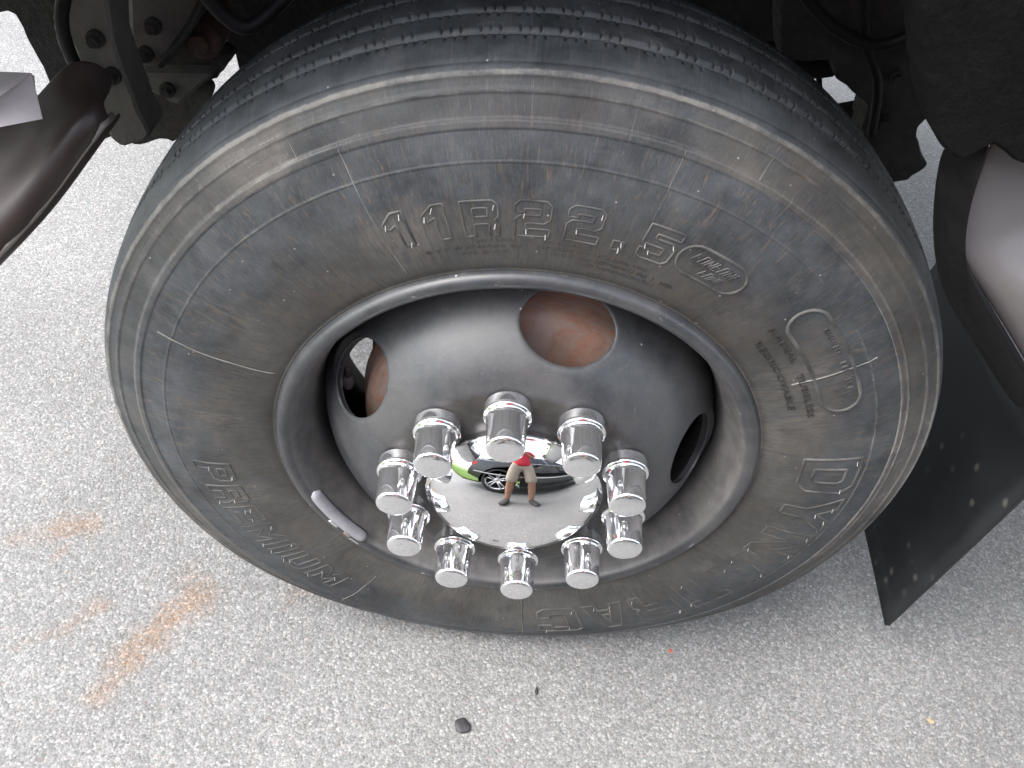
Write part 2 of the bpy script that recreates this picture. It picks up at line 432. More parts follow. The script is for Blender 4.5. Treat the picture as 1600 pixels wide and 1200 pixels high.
# ---- tyre
def sidewall_y(R):
    C = [(.2985, -.125), (.308, -.1305), (.32, -.1345), (.34, -.1385), (.36, -.141), (.385, -.1425), (.41, -.142), (.436, -.1388), (.455, -.1340), (.475, -.1275), (.495, -.1200), (.5125, -.1115)]
    return C
SIDE = smooth_curve(sidewall_y(0), 14)
SR = np.array([p[0] for p in SIDE]); SY = np.array([p[1] for p in SIDE])
def ridge(R, r0, wd, h):
    d = np.abs(R-r0)/wd
    return h*np.clip(1.5-1.5*d, 0, 1)
def surf_y(R):
    """outer face of the sidewall, with its moulded rings"""
    R = np.asarray(R, float)
    y = np.interp(R, SR, SY)
    y = y - ridge(R, .438, .0014, .0008) - ridge(R, .4985, .003, .0016) - ridge(R, .3065, .002, .0010) - ridge(R, .512, .004, .0018)
    y = y + .0016*np.clip((R-.4665)/.001, 0, 1)*np.clip((.4755-R)/.001+1, 0, 1)*0
    y = y - .0016*np.clip((R-.4665)/.0012, 0, 1)*np.clip(1-(R-.4755)/.0012, 0, 1)     # raised scuff rib
    y = y + .0009*np.clip(1-np.abs(R-.318)/.0015, 0, 1)
    return y

def squash(V):
    """flatten the tyre where it stands and let the sidewall bulge there"""
    z = V[..., 2]; r = np.hypot(V[..., 0], z)
    low = np.clip((-z-.25)/.24, 0, 1)**2
    out = V.copy()
    out[..., 1] = V[..., 1]*(1+.075*low*np.clip((r-.30)/.08, 0, 1)*np.clip((.53-r)/.06, 0, 1))
    zmin = -.4895
    k = np.where(z < -.28, np.clip((-z-.28)/(.53-.28), 0, 1), 0)
    out[..., 2] = np.where(z < -.28, -.28-(.21)*k*(1.16-.16*k)/1.0, z)
    out[..., 2] = np.maximum(out[..., 2], zmin)
    return out

def build_tyre():
    n = 2160
    R = np.unique(np.concatenate([np.arange(.2985, .5125, .0030), [.4353, .4372, .4388, .4405, .4658, .4665, .4677, .4755, .4767, .4952, .4972, .5, .5018, .5042, .5062, .3045, .3058, .3072, .3088]]))
    half = [(r, y) for r, y in zip(R, surf_y(R))]
    half += [(.5148, -.1105), (.5166, -.1075), (.5174, -.1050), (.5172, -.1042), (.5182, -.1030), (.5205, -.0985), (.5217, -.0930)]
    rows_notch = {}
    def crown(y): return .5305-.0085*(abs(y)/.095)**2.2
    ys = []
    def rib(y0, y1, nn): return [(crown(y), y) for y in np.linspace(y0, y1, nn)]
    def groove(a, b, depth):
        c = crown((a+b)/2)
        return [(c-depth*.55, a+.0010), (c-depth, a+.0018), (c-depth, b-.0018), (c-depth*.55, b-.0010)]
    def mark(k): rows_notch[len(half)+k] = 1
    half += rib(-.0885, -.078, 4)
    i0 = len(half); half += rib(-.0755, -.0685, 4); e1 = [len(half)-3, len(half)-2, len(half)-1]
    half += groove(-.0675, -.0585, .0048)
    i1 = len(half); half += rib(-.0575, -.050, 4); e2 = [i1, i1+1, i1+2]
    half += rib(-.045, -.0385, 3); 
    i2 = len(half); half += rib(-.0365, -.0295, 4); e3 = [len(half)-3, len(half)-2, len(half)-1]
    half += groove(-.0285, -.0195, .0048)
    i3 = len(half); half += rib(-.0185, -.0115, 4); e4 = [i3, i3+1, i3+2]
    half += rib(-.006, -.002, 2)
    notch = set(e1+e2+e3+e4)
    m = len(half)
    keep = [i for i, (r, y) in enumerate(half) if i > len(R) or i % 6 == 0]
    other = [(half[i][0], -half[i][1]) for i in keep[::-1]]
    prof = np.array(half+other)
    t = np.linspace(-PI/2, 1.5*PI, n, endpoint=False)
    RR = np.repeat(prof[:, 0:1], n, 1); YY = np.repeat(prof[:, 1:2], n, 1)
    cut = {(o_, k) for o_ in (0, 3, 5, 2) for k in range(o_, n, 12) if nrng.random() < .93}
    for row in range(len(prof)):
        q = row if row < m else keep[::-1][row-m]
        if q in notch:
            off = 0 if q in e1 else 3 if q in e2 else 5 if q in e3 else 2
            for k in range(off, n, 12):
                if (off, k) in cut: RR[row, k] -= .0044
                if (k//12) % 2 == 1: RR[row, (k+6) % n] -= .0030
    V = np.stack([RR*np.cos(t), YY, RR*np.sin(t)], -1)
    # wander of a worn carcass
    V[..., 1] += .0006*np.sin(3*t)[None, :]
    V = squash(V)
    L = len(prof)
    i = np.arange(L-1)[:, None]; k = np.arange(n)[None, :]; k2 = (k+1) % n
    f = np.stack([i*n+k, i*n+k2, (i+1)*n+k2, (i+1)*n+k], -1).reshape(-1, 4)
    f = f[:, ::-1]
    me = bpy.data.meshes.new('tyre')
    me.vertices.add(L*n); me.vertices.foreach_set('co', V.reshape(-1))
    me.loops.add(f.size); me.loops.foreach_set('vertex_index', f.reshape(-1))
    me.polygons.add(len(f)); me.polygons.foreach_set('loop_start', np.arange(0, f.size, 4)); me.polygons.foreach_set('loop_total', np.full(len(f), 4))
    me.update(); me.validate()
    o = link('tyre', me, M['tyre'], truck, True, (0, 0, ZC))
    return o
tyre = build_tyre()

def wall(theta, R, lift=0.0):
    """point on the sidewall (wheel coordinates)"""
    V = np.array([[R*math.cos(theta), float(surf_y(R))-lift, R*math.sin(theta)]])
    return squash(V)[0]

def ridge_line(polys, name, mat, wid=.0012, h=.0012, parent=None):
    """moulded outline: polys are lists of (theta, R), swept into a low ridge"""
    v, f = [], []
    for pts, closed in polys:
        dense = []
        q = pts + ([pts[0]] if closed else [])
        for (a0, r0), (a1, r1) in zip(q, q[1:]):
            L = math.hypot((a1-a0)*.39, r1-r0); nn = max(1, int(L/.0035))
            dense += [(a0+(a1-a0)*k/nn, r0+(r1-r0)*k/nn) for k in range(nn)]
        if not closed: dense.append(q[-1])
        N = len(dense); b = len(v)
        for i, (a, r) in enumerate(dense):
            pa, pr = dense[i-1] if (i or closed) else dense[0]
            na, nr = dense[(i+1) % N] if (closed or i < N-1) else dense[-1]
            dx, dy = (na-pa)*r, nr-pr; l = math.hypot(dx, dy) or 1
            ox, oy = -dy/l*wid/r, dx/l*wid
            v += [wall(a-ox*1.7, r-oy*1.7, -.0004), wall(a-ox*.5, r-oy*.5, h), wall(a+ox*.5, r+oy*.5, h), wall(a+ox*1.7, r+oy*1.7, -.0004)]
        for i in range(N if closed else N-1):
            j = (i+1) % N
            for k in range(3): f.append((b+i*4+k, b+j*4+k, b+j*4+k+1, b+i*4+k+1))
    o = link(name, mesh(name, v, f), mat, parent or tyre, True)
    return o

GL = {
 '1': (.55, [[(0, .72), (.3, 1), (.55, 1), (.55, 0), (.3, 0), (.3, .66), (.12, .55)]]),
 '2': (.8, [[(0, 0), (.8, 0), (.8, .22), (.25, .22), (.25, .38), (.66, .38), (.8, .5), (.8, .88), (.68, 1), (.12, 1), (0, .88), (0, .68), (.22, .68), (.22, .78), (.56, .78), (.56, .6), (.12, .6), (0, .48)]]),
 '5': (.8, [[(.8, 1), (0, 1), (0, .44), (.55, .44), (.55, .22), (.22, .22), (.22, .3), (0, .3), (0, .1), (.12, 0), (.68, 0), (.8, .12), (.8, .55), (.68, .65), (.24, .65), (.24, .78), (.8, .78)]]),
 '.': (.26, [[(0, 0), (.26, 0), (.26, .26), (0, .26)]]),
 'R': (.8, [[(0, 0), (0, 1), (.68, 1), (.8, .88), (.8, .55), (.7, .45), (.8, .35), (.8, 0), (.57, 0), (.57, .35), (.24, .35), (.24, 0)], [(.24, .56), (.24, .8), (.56, .8), (.56, .56)]]),
 'P': (.8, [[(0, 0), (0, 1), (.68, 1), (.8, .88), (.8, .5), (.68, .38), (.24, .38), (.24, 0)], [(.24, .58), (.24, .8), (.56, .8), (.56, .58)]]),
 'E': (.75, [[(0, 0), (0, 1), (.75, 1), (.75, .78), (.24, .78), (.24, .61), (.66, .61), (.66, .4), (.24, .4), (.24, .22), (.75, .22), (.75, 0)]]),
 'M': (1.0, [[(0, 0), (0, 1), (.25, 1), (.5, .6), (.75, 1), (1, 1), (1, 0), (.76, 0), (.76, .6), (.5, .22), (.24, .6), (.24, 0)]]),
 'I': (.25, [[(0, 0), (0, 1), (.25, 1), (.25, 0)]]),
 'U': (.8, [[(0, 1), (.24, 1), (.24, .22), (.56, .22), (.56, 1), (.8, 1), (.8, .12), (.68, 0), (.12, 0), (0, .12)]]),
 'D': (.8, [[(0, 0), (0, 1), (.62, 1), (.8, .82), (.8, .18), (.62, 0)], [(.24, .22), (.24, .78), (.5, .78), (.56, .7), (.56, .3), (.5, .22)]]),
 'Y': (.84, [[(.3, 0), (.3, .42), (0, 1), (.26, 1), (.42, .66), (.58, 1), (.84, 1), (.54, .42), (.54, 0)]]),
 'N': (.8, [[(0, 0), (0, 1), (.26, 1), (.58, .42), (.58, 1), (.8, 1), (.8, 0), (.56, 0), (.22, .6), (.22, 0)]]),
 'A': (.85, [[(0, 0), (.3, 1), (.55, 1), (.85, 0), (.6, 0), (.55, .2), (.3, .2), (.25, 0)], [(.34, .38), (.425, .72), (.51, .38)]]),
 'T': (.8, [[(.28, 0), (.28, .78), (0, .78), (0, 1), (.8, 1), (.8, .78), (.52, .78), (.52, 0)]]),
 'C': (.8, [[(.8, .66), (.56, .66), (.56, .78), (.24, .78), (.24, .22), (.56, .22), (.56, .34), (.8, .34), (.8, .12), (.68, 0), (.12, 0), (0, .12), (0, .88), (.12, 1), (.68, 1), (.8, .88)]]),
}
HAIR = bmesh.new()
def big_text(s, a0, a1, r_base, r_top, gap, wid=.0011, slant=0.0):
    """raised outline characters from angle a0 to a1 (degrees); r_top < r_base when the tops point at the hub"""
    tot = sum(GL[c][0] for c in s) + gap*(len(s)-1)
    sc_ = math.radians(a1-a0)/tot; u = 0
    for c in s:
        wd, polys = GL[c]
        out = []
        for p in polys:
            out.append(([(math.radians(a0)+sc_*(u+x+slant*y), r_base+(r_top-r_base)*y) for x, y in p], True))
        o = ridge_line(out, 'raised_character', M['letter'], wid)
        o['label'] = 'raised rubber character "%s" on the sidewall' % c
        # the mould vents left as pale stubble
        for k in range(3):
            x, y = polys[0][rnd.randrange(len(polys[0]))]
            x = min(max(x, .08), wd-.08); y = min(max(y, .08), .92)
            a, r = math.radians(a0)+sc_*(u+x), r_base+(r_top-r_base)*y
            p0 = Vector(wall(a, r, 0)); p1 = p0+Vector((rnd.uniform(-.001, .001), -.0025, -.0055))
            tube(HAIR, [p0, p1], .00045, 5)
        u += wd+gap
big_text('11R22.5', 114.5, 70.0, .357, .399, .36)
big_text('DYNATRAC', 9.5, -80.0, .360, .431, .14, .0013)
big_text('PREMIUM', -173.5, -128.0, .421, .374, .24, .0012, .12)

tag(bobj('rubber_hair', HAIR, M['clip'], tyre), kind='stuff')

def stadium(a0, a1, r0, r1, n=10):
    """rounded slot following the sidewall, as (theta, R)"""
    rm = (r0+r1)/2; hr = abs(r1-r0)/2; da = hr/rm
    a0, a1 = math.radians(a0), math.radians(a1); s = 1 if a1 > a0 else -1
    pts = []
    for k in range(n+1):
        ph = PI/2-PI*k/n; pts.append((a1-s*da+s*da*math.cos(ph), rm+hr*math.sin(ph)))
    for k in range(n+1):
        ph = -PI/2-PI*k/n; pts.append((a0+s*da+s*da*math.cos(ph), rm+hr*math.sin(ph)))
    return pts
ridge_line([(stadium(69.2, 56.8, .3585, .396), True)], 'moulded_badge', M['letter'], .0013)
ridge_line([(stadium(46.5, 22.5, .377, .4215), True)], 'moulded_badge', M['letter'], .0013)

def font_text(s, name, a0, a1, r_base, size, squeeze=1.0, shear=0.0, mat='letter', lift=.0007):
    """small raised line of lettering wrapped round the sidewall, tops outwards"""
    cu = bpy.data.curves.new('t', 'FONT'); cu.body = s; cu.size = 1; cu.shear = shear; cu.resolution_u = 2
    ob = bpy.data.objects.new('t', cu); COL.objects.link(ob)
    dg = bpy.context.evaluated_depsgraph_get(); dg.update()
    me = bpy.data.meshes.new_from_object(ob.evaluated_get(dg))
    bpy.data.objects.remove(ob)
    bm = bmesh.new(); bm.from_mesh(me); bpy.data.meshes.remove(me)
    xs = [v.co.x for v in bm.verts]; x0, x1 = min(xs), max(xs)
    a0, a1 = math.radians(a0), math.radians(a1)
    r = bmesh.ops.extrude_face_region(bm, geom=bm.faces[:])
    top = {g for g in r['geom'] if isinstance(g, bmesh.types.BMVert)}
    for v in bm.verts:
        a = a0+(a1-a0)*(v.co.x-x0)/(x1-x0); R = r_base+size*v.co.y
        v.co = Vector(wall(a, R, lift if v in top else -.0006))
    return tag(bobj(name, bm, M[mat], tyre), kind='stuff')
M['small_letter'] = simple('dark_raised_rubber', (.034, .031, .029), .55, 0, 90, .4, .2, .0005)
font_text('RADIAL', 'small_lettering', 46.5, 37.0, .3620, .011, mat='small_letter')
font_text('TUBELESS', 'small_lettering', 34.0, 22.0, .3600, .011, mat='small_letter')
font_text('REGROOVABLE', 'small_lettering', 45.0, 24.5, .3400, .011, mat='small_letter')
font_text('B8H0  1B  JFJ', 'small_lettering', 41.5, 27.5, .4085, .010, mat='letter')

def scribble(name, rows, ch=.0038, mat='small_letter'):
    """rows of lettering too small to read: short moulded strokes"""
    polys = []
    for a0, a1, r in rows:
        a = a0
        while a > a1:
            wd = rnd.uniform(.28, .5)
            if rnd.random() < .16: a -= wd*1.3; continue
            A, B = math.radians(a), math.radians(a-wd*.75)
            k = rnd.random()
            if k < .4: polys.append(([(A, r), (A, r+ch), (B, r+ch), (B, r)], False))
            elif k < .7: polys.append(([(A, r+ch), (A, r), (B, r), (B, r+ch*.5)], False))
            else: polys.append(([(A, r+ch), (B, r+ch), (A, r), (B, r)], False))
            a -= wd
    tag(ridge_line(polys, name, M[mat], .0004, .0007), kind='stuff')
scribble('small_lettering', [(101, 92, .349), (90, 82, .3485), (110, 93, .341), (91, 72, .341), (104, 96, .333), (88, 66, .333), (84, 69, .325), (-168, -148, .338), (-60, -30, .337)], .004)
def slanted_marks(name, a0, a1, r, ch, n, skew):
    polys = []
    for k in range(n):
        a = a0+(a1-a0)*k/n; wd = (a1-a0)/n*.62
        A, B = math.radians(a), math.radians(a+wd); s = math.radians(skew)
        g = k % 3
        if g == 0: polys.append(([(A+s, r+ch), (A, r), (B, r)], False)); polys.append(([(A+s/2, r+ch/2), (B+s/2, r+ch/2)], False))
        elif g == 1: polys.append(([(A, r), (A+s, r+ch), (B+s, r+ch), (B, r)], False))
        else: polys.append(([(A, r), (A+s, r+ch), (B, r), (B+s, r+ch)], False))
    tag(ridge_line(polys, name, M['letter'], .0007, .0009), kind='stuff')
slanted_marks('small_lettering', 67.2, 58.6, .3775, .0105, 7, -.9)
slanted_marks('small_lettering', 64.6, 60.2, .3640, .0095, 4, -.9)

# mould segment seams that cross the sidewall
for a, r0, r1 in ((115.3, .322, .472), (75.5, .402, .474), (157.6, .318, .455), (31.6, .352, .447), (-83.8, .335, .455), (-122.5, .348, .456), (-45, .36, .45), (120.5, .476, .508), (93.0, .470, .507), (82, .47, .506), (66, .476, .508)):
    pts = [(math.radians(a+(.05*math.sin(k*1.3) if r0 < .46 else 0)), r0+(r1-r0)*k/10) for k in range(11)]
    ridge_line([(pts, False)], 'mould_seam', M['seam'], .00045 if r0 < .46 else .0003, .0006)

# ---- rim
def rim_shell():
    prof = [(.2850, -.112), (.2915, -.1165), (.2965, -.1235), (.2988, -.1290), (.2986, -.1325), (.2968, -.1348), (.2942, -.1348), (.2918, -.1328), (.2896, -.1285),
            (.2872, -.1215), (.2842, -.1130), (.2795, -.099), (.2730, -.080), (.2690, -.055), (.2660, -.030), (.2640, -.005), (.2630, .03), (.2640, .06), (.272, .090), (.2810, .112), (.290, .128), (.2985, .132)]
    c = smooth_curve(prof, 4)
    v, f = lathe_y(c, 192)
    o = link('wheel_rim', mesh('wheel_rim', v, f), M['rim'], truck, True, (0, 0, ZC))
    s = o.modifiers.new('thick', 'SOLIDIFY'); s.thickness = .007; s.offset = 1
    return o
rim = rim_shell()

DISC = smooth_curve([(.2655, -.012), (.2630, -.030), (.2590, -.052), (.2520, -.076), (.2420, -.098), (.2290, -.118), (.2130, -.1375), (.1960, -.1540), (.1800, -.1650), (.1680, -.1705), (.1560, -.1735), (.1400, -.1748), (.1200, -.175), (.0950, -.175)], 8)
DL = np.concatenate([[0], np.cumsum([math.dist(a, b) for a, b in zip(DISC, DISC[1:])])])
DRa = np.array([p[0] for p in DISC]); DYa = np.array([p[1] for p in DISC])
def disc_pt(th, s):
    R = float(np.interp(s, DL, DRa)); y = float(np.interp(s, DL, DYa))
    return (R*math.cos(th), y, R*math.sin(th))
HOLE_W, HOLE_H = .0555, .0455
def wheel_disc():
    Ltot = DL[-1]
    i = int(np.argmin(abs(DRa-.2275))); s_c = DL[i]; Rc = DRa[i]
    Ms = 28; K = 20
    v, f = [], []
    for sec in range(5):
        th0 = math.radians(79.6)+sec*2*PI/5
        half = PI/5
        b = []
        for k in range(Ms): b.append((-1+2*k/Ms, 0.0))
        for k in range(Ms): b.append((1.0, k/Ms))
        for k in range(Ms): b.append((1-2*k/Ms, 1.0))
        for k in range(Ms): b.append((-1.0, 1-k/Ms))
        N = len(b); base = len(v)
        for kk in range(K+1):
            q = (kk/K)**1.6
            for (u, s) in b:
                rx, ry = u*half*Rc, s*Ltot-s_c
                ph = math.atan2(ry/HOLE_H, rx/HOLE_W)
                ex, ey = HOLE_W*math.cos(ph), HOLE_H*math.sin(ph)
                th = (ex+(rx-ex)*q)/Rc; ss = s_c+ey+(ry-ey)*q
                # lip of the hand hole is pressed in a little
                d = 1-min(1, kk/3.0)
                x, y, z = disc_pt(th0+th, ss)
                v.append((x*(1-.004*d*d), y+.0035*d*d, z*(1-.004*d*d)))
        for kk in range(K):
            for k in range(N):
                l = (k+1) % N
                f.append((base+kk*N+k, base+kk*N+l, base+(kk+1)*N+l, base+(kk+1)*N+k))
    bm = bmesh.new(); bm.from_mesh(mesh('d', v, f))
    bmesh.ops.remove_doubles(bm, verts=bm.verts[:], dist=1e-5)
    bmesh.ops.recalc_face_normals(bm, faces=bm.faces[:])
    # make the faces look outwards (-y)
    if sum(fc.normal.y*fc.calc_area() for fc in bm.faces) > 0: bmesh.ops.reverse_faces(bm, faces=bm.faces[:])
    me = bpy.data.meshes.new('wheel_disc'); bm.to_mesh(me); bm.free()
    o = link('wheel_disc', me, M['disc'], rim, True)
    s = o.modifiers.new('thick', 'SOLIDIFY'); s.thickness = .010; s.offset = -1
    e = o.modifiers.new('edge', 'BEVEL'); e.width = .0016; e.segments = 2; e.limit_method = 'ANGLE'; e.angle_limit = math.radians(50)
    return o
wheel_disc()

def lathe_obj(name, prof, mat, parent, loc=(0, 0, 0), n=64, per=0):
    c = smooth_curve(prof, per) if per else prof
    v, f = lathe_y(c, n)
    bm = bmesh.new(); bm.from_mesh(mesh(name, v, f))
    bmesh.ops.remove_doubles(bm, verts=bm.verts[:], dist=1e-6)
    bmesh.ops.recalc_face_normals(bm, faces=bm.faces[:])
    if sum(fc.normal.y*fc.calc_area() for fc in bm.faces) > 0: bmesh.ops.reverse_faces(bm, faces=bm.faces[:])
    me = bpy.data.meshes.new(name); bm.to_mesh(me); bm.free()
    return link(name, me, mat, parent, True, loc)

# hub cap: plain domed chrome
HUB_H = .044
dome = [(.0002, -.190-HUB_H)]
for k in range(1, 25):
    a = k/24*math.radians(72)
    rr = math.sin(a)/math.sin(math.radians(72)); hh = (math.cos(a)-math.cos(math.radians(72)))/(1-math.cos(math.radians(72)))
    dome.append((.1065*rr, -.190-HUB_H*hh))
dome += [(.1085, -.1885), (.1098, -.187), (.1100, -.184), (.1092, -.180), (.1090, -.172)]
lathe_obj('hub_cap', dome, M['hub_chrome'], rim, n=200)

# lug nut covers
NUT = [(.0001, -.2392), (.012, -.2390), (.0178, -.2385), (.0204, -.2377), (.0214, -.2363), (.0218, -.2340), (.0224, -.22), (.0234, -.20), (.0240, -.1935), (.0250, -.1925), (.0272, -.1915), (.0280, -.1898), (.0276, -.1884), (.0270, -.1876), (.0270, -.1860), (.0272, -.1745)]
nut0 = None
for k in range(10):
    a = BOLT+math.radians(90+36*k)
    loc = (.14288*math.cos(a), 0, .14288*math.sin(a))
    if nut0 is None:
        nut0 = lathe_obj('lug_nut_cover', NUT, M['chrome'], rim, loc, 48)
    else:
        o = nut0.copy(); COL.objects.link(o); o.location = loc; o.parent = rim
        o.rotation_euler = (rnd.uniform(-.006, .006), 0, rnd.uniform(-.006, .006))

# wheel weight clipped over the rim edge
def wheel_weight():
    bm = bmesh.new()
    rings = []
    a0, a1, n = math.radians(-159.5), math.radians(-134.5), 26
    for k in range(n+1):
        t = k/n; a = a0+(a1-a0)*t
        e = math.sqrt(max(0, 1-(abs(2*t-1))**14))*.9+.1
        sec = [(.2875, -.1335), (.2785, -.1275), (.2770, -.1330), (.2790, -.1400), (.2850, -.1430), (.2905, -.1420), (.2925, -.1385)]
        cy = sum(q[0] for q in sec)/7; cz = sum(q[1] for q in sec)/7
        rings.append([bm.verts.new(((cy+(r-cy)*e)*math.cos(a), cz+(y-cz)*e, (cy+(r-cy)*e)*math.sin(a))) for r, y in sec])
    for p, q in zip(rings, rings[1:]):
        for k in range(7): bm.faces.new((p[k], p[(k+1) % 7], q[(k+1) % 7], q[k]))
    bm.faces.new(rings[0]); bm.faces.new(rings[-1][::-1])
    o = bobj('wheel_weight', bm, M['weight'], rim, True)
    o['label'] = 'grey curved balance weight clipped on the rim edge'
    for b0, b1, m in ((-147.8, -144.4, 'clip'), (-141.5, -139.2, 'rustclip')):
        bm = bmesh.new(); rr = []
        for k in range(7):
            a = math.radians(b0+(b1-b0)*k/6)
            rr.append([bm.verts.new((r*math.cos(a), y, r*math.sin(a))) for r, y in ((.291, -.1432), (.298, -.1412), (.3022, -.1370), (.3028, -.1335), (.3008, -.1335), (.2960, -.1385), (.291, -.1400))])
        for p, q in zip(rr, rr[1:]):
            for k in range(7): bm.faces.new((p[k], p[(k+1) % 7], q[(k+1) % 7], q[k]))
        bm.faces.new(rr[0]); bm.faces.new(rr[-1][::-1])
        bobj('weight_clip', bm, M['clip'] if m == 'clip' else M['rust'], rim, True)
wheel_weight()

# valve stem behind the left hand hole
bm = bmesh.new()
tube(bm, [(-.2305, -.034, .085), (-.2320, -.034, .025)], .0045, 10)
tube(bm, [(-.2320, -.034, .026), (-.2320, -.034, .020), (-.2320, -.034, .011), (-.2320, -.034, .004), (-.2320, -.034, .002)], [.004, .0075, .0085, .006, .002], 12)
bobj('valve_stem', bm, M['weight'], rim, True)

# ---- brake drum and axle behind the wheel
drum = lathe_obj('brake_drum', [(.06, -.085), (.185, -.082), (.197, -.076), (.2035, -.066), (.2040, -.040), (.2090, -.037), (.2110, -.028), (.2090, -.019), (.2045, -.016), (.2045, .050), (.213, .054), (.213, .085), (.205, .104), (.10, .106)], M['rust'], truck, (0, 0, ZC), 96)
def dust_shield():  # added wide plate blocks light entering the barrel from behind
    bm = bmesh.new(); n = 72; rr = []
    for k in range(n):
        a = 2*PI*k/n; d = math.degrees(math.atan2(math.sin(a), math.cos(a)))
        ro = .222 if -180 <= d < -148 or d > 176 else .2665
        rr.append([bm.verts.new((r*math.cos(a), y, ZC+r*math.sin(a))) for r, y in ((.08, .112), (ro, .112), (ro, .118), (.08, .118))])
    for k in range(n):
        p, q = rr[k], rr[(k+1) % n]
        for j in range(4): bm.faces.new((p[j], p[(j+1) % 4], q[(j+1) % 4], q[j]))
    bobj('dust_shield', bm, M['grime'], truck)
dust_shield()
bm = bmesh.new()
tube(bm, [(0, .125, ZC), (0, .25, ZC)], .085, 20); tube(bm, [(0, .22, ZC), (0, .35, ZC-.05), (0, 1.6, ZC-.05), (0, 1.8, ZC)], [.06, .055, .055, .06], 14)
bobj('axle_beam', bm, M['grime'], truck, True)

# ---- chassis pieces about the wheel arch
def slab(name, px, Y, thick, mat, rough_edge=0.0, bev=.004, dy=None, parent=None):
    """plate cut to an outline, standing at depth Y with real thickness"""
    pts = [at(x, y, Y) for x, y in px]
    if rough_edge:
        q = []
        for a, b in zip(pts, pts[1:]+pts[:1]):
            n = max(1, int((b-a).length/.008))
            for k in range(n):
                p = a.lerp(b, k/n)
                if k: p = p+Vector((rnd.uniform(-1, 1), 0, rnd.uniform(-1, 1)))*rough_edge
                q.append(p)
        pts = q
    bm = bmesh.new()
    vs = [bm.verts.new(p) for p in pts]
    if dy:
        for v in vs: v.co.y += dy(v.co)
    fc = bm.faces.new(vs)
    r = bmesh.ops.extrude_face_region(bm, geom=[fc])
    for g in r['geom']:
        if isinstance(g, bmesh.types.BMVert): g.co.y += thick
    if bev:
        bmesh.ops.bevel(bm, geom=[e for e in bm.edges], offset=bev, segments=1, affect='EDGES', clamp_overlap=True)
    bmesh.ops.triangulate(bm, faces=[f for f in bm.faces if len(f.verts) > 4])
    return bobj(name, bm, M[mat], parent or truck)

# long frame rail, seen as the dark bar above the tyre
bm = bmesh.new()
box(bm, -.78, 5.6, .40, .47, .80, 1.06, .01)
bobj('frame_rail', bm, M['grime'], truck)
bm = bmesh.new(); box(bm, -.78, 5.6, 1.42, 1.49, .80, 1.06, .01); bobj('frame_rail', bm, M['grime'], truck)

# left of the wheel: spring hanger strap, bracket, pivot pin, torn splash shield
slab('hanger_strap', [(78, -40), (160, -40), (176, 60), (200, 130), (222, 185), (234, 210), (228, 220), (205, 226), (190, 231), (180, 224), (170, 215), (164, 190), (148, 158), (128, 104), (104, 50)], .02, .05, 'grime2', .0012)
slab('mount_bracket', [(196, -60), (345, -60), (318, 4), (300, 40), (279, 68), (262, 92), (246, 106), (226, 108), (208, 98), (200, 60)], .10, .08, 'grime2', 0, .006)
slab('bracket_flange', [(322, -10), (334, -8), (300, 48), (268, 96), (250, 110), (244, 106), (280, 64)], .06, .05, 'liner', 0, .004)
bm = bmesh.new()
p = at(322, 52, .12)
tube(bm, [p+Vector((0, -.02, 0)), p+Vector((0, -.018, 0)), p+Vector((0, .05, 0))], [.019, .022, .022], 24); tube(bm, [p+Vector((0, -.032, 0)), p+Vector((0, -.02, 0))], .012, 6)
bobj('pivot_pin', bm, M['darkrust'], truck)
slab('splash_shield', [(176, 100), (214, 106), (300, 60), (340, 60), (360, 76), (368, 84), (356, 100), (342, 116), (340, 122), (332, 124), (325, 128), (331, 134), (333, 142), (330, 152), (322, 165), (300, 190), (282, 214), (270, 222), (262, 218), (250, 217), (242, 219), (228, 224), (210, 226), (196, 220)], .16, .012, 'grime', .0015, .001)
slab('spring_plate', [(214, 116), (332, 118), (306, 142), (280, 166), (262, 160), (240, 146), (214, 138)], .12, .03, 'grime2', 0, .004)
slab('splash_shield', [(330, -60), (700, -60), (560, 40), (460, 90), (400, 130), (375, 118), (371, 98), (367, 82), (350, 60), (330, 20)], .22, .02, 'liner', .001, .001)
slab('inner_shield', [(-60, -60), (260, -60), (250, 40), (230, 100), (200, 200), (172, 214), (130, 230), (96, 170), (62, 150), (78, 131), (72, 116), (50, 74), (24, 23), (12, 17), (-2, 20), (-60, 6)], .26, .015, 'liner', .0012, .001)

# right of the wheel: rear hanger caked with mud, air line, fender underside
slab('spring_hanger', [(1218, -60), (1500, -60), (1474, 60), (1462, 140), (1456, 178), (1444, 190), (1434, 200), (1432, 214), (1438, 232), (1440, 248), (1450, 256), (1446, 263), (1424, 276), (1420, 282), (1406, 284), (1396, 286), (1380, 300), (1330, 250), (1352, 206), (1346, 202), (1352, 184), (1356, 165), (1330, 142), (1305, 122), (1300, 96), (1220, 94)], .20, .06, 'grime', .0016, .002)
slab('spring_leaf', [(1160, 86), (1308, 94), (1306, 121), (1286, 124), (1200, 128)], .26, .05, 'grime', 0, .003)
slab('spring_leaf', [(1318, 188), (1362, 180), (1364, 202), (1338, 204), (1320, 206)], .27, .05, 'grime', 0, .003)
bm = bmesh.new(); tube(bm, [at(1279, 100, .30), at(1280, 130, .30), at(1283, 160, .30)], .004, 10); bobj('air_line', bm, M['trim'], truck, True)
slab('fender_underside', [(1440, -60), (1680, -60), (1680, 300), (1600, 256), (1588, 254), (1570, 238), (1552, 226), (1530, 240), (1500, 252), (1482, 239), (1470, 228), (1464, 216), (1458, 190), (1452, 160), (1446, 90)], -.205, .06, 'shade_and_grime', .001, .003)
def bolt_head(px, py, Y, r=.0062):
    p = at(px, py, Y); bm = bmesh.new()
    tube(bm, [p+Vector((0, .004, 0)), p+Vector((0, -.004, 0))], r*1.5, 16); tube(bm, [p+Vector((0, -.004, 0)), p+Vector((0, -.012, 0))], r, 6)
    bobj('bolt', bm, M['grime'], truck)
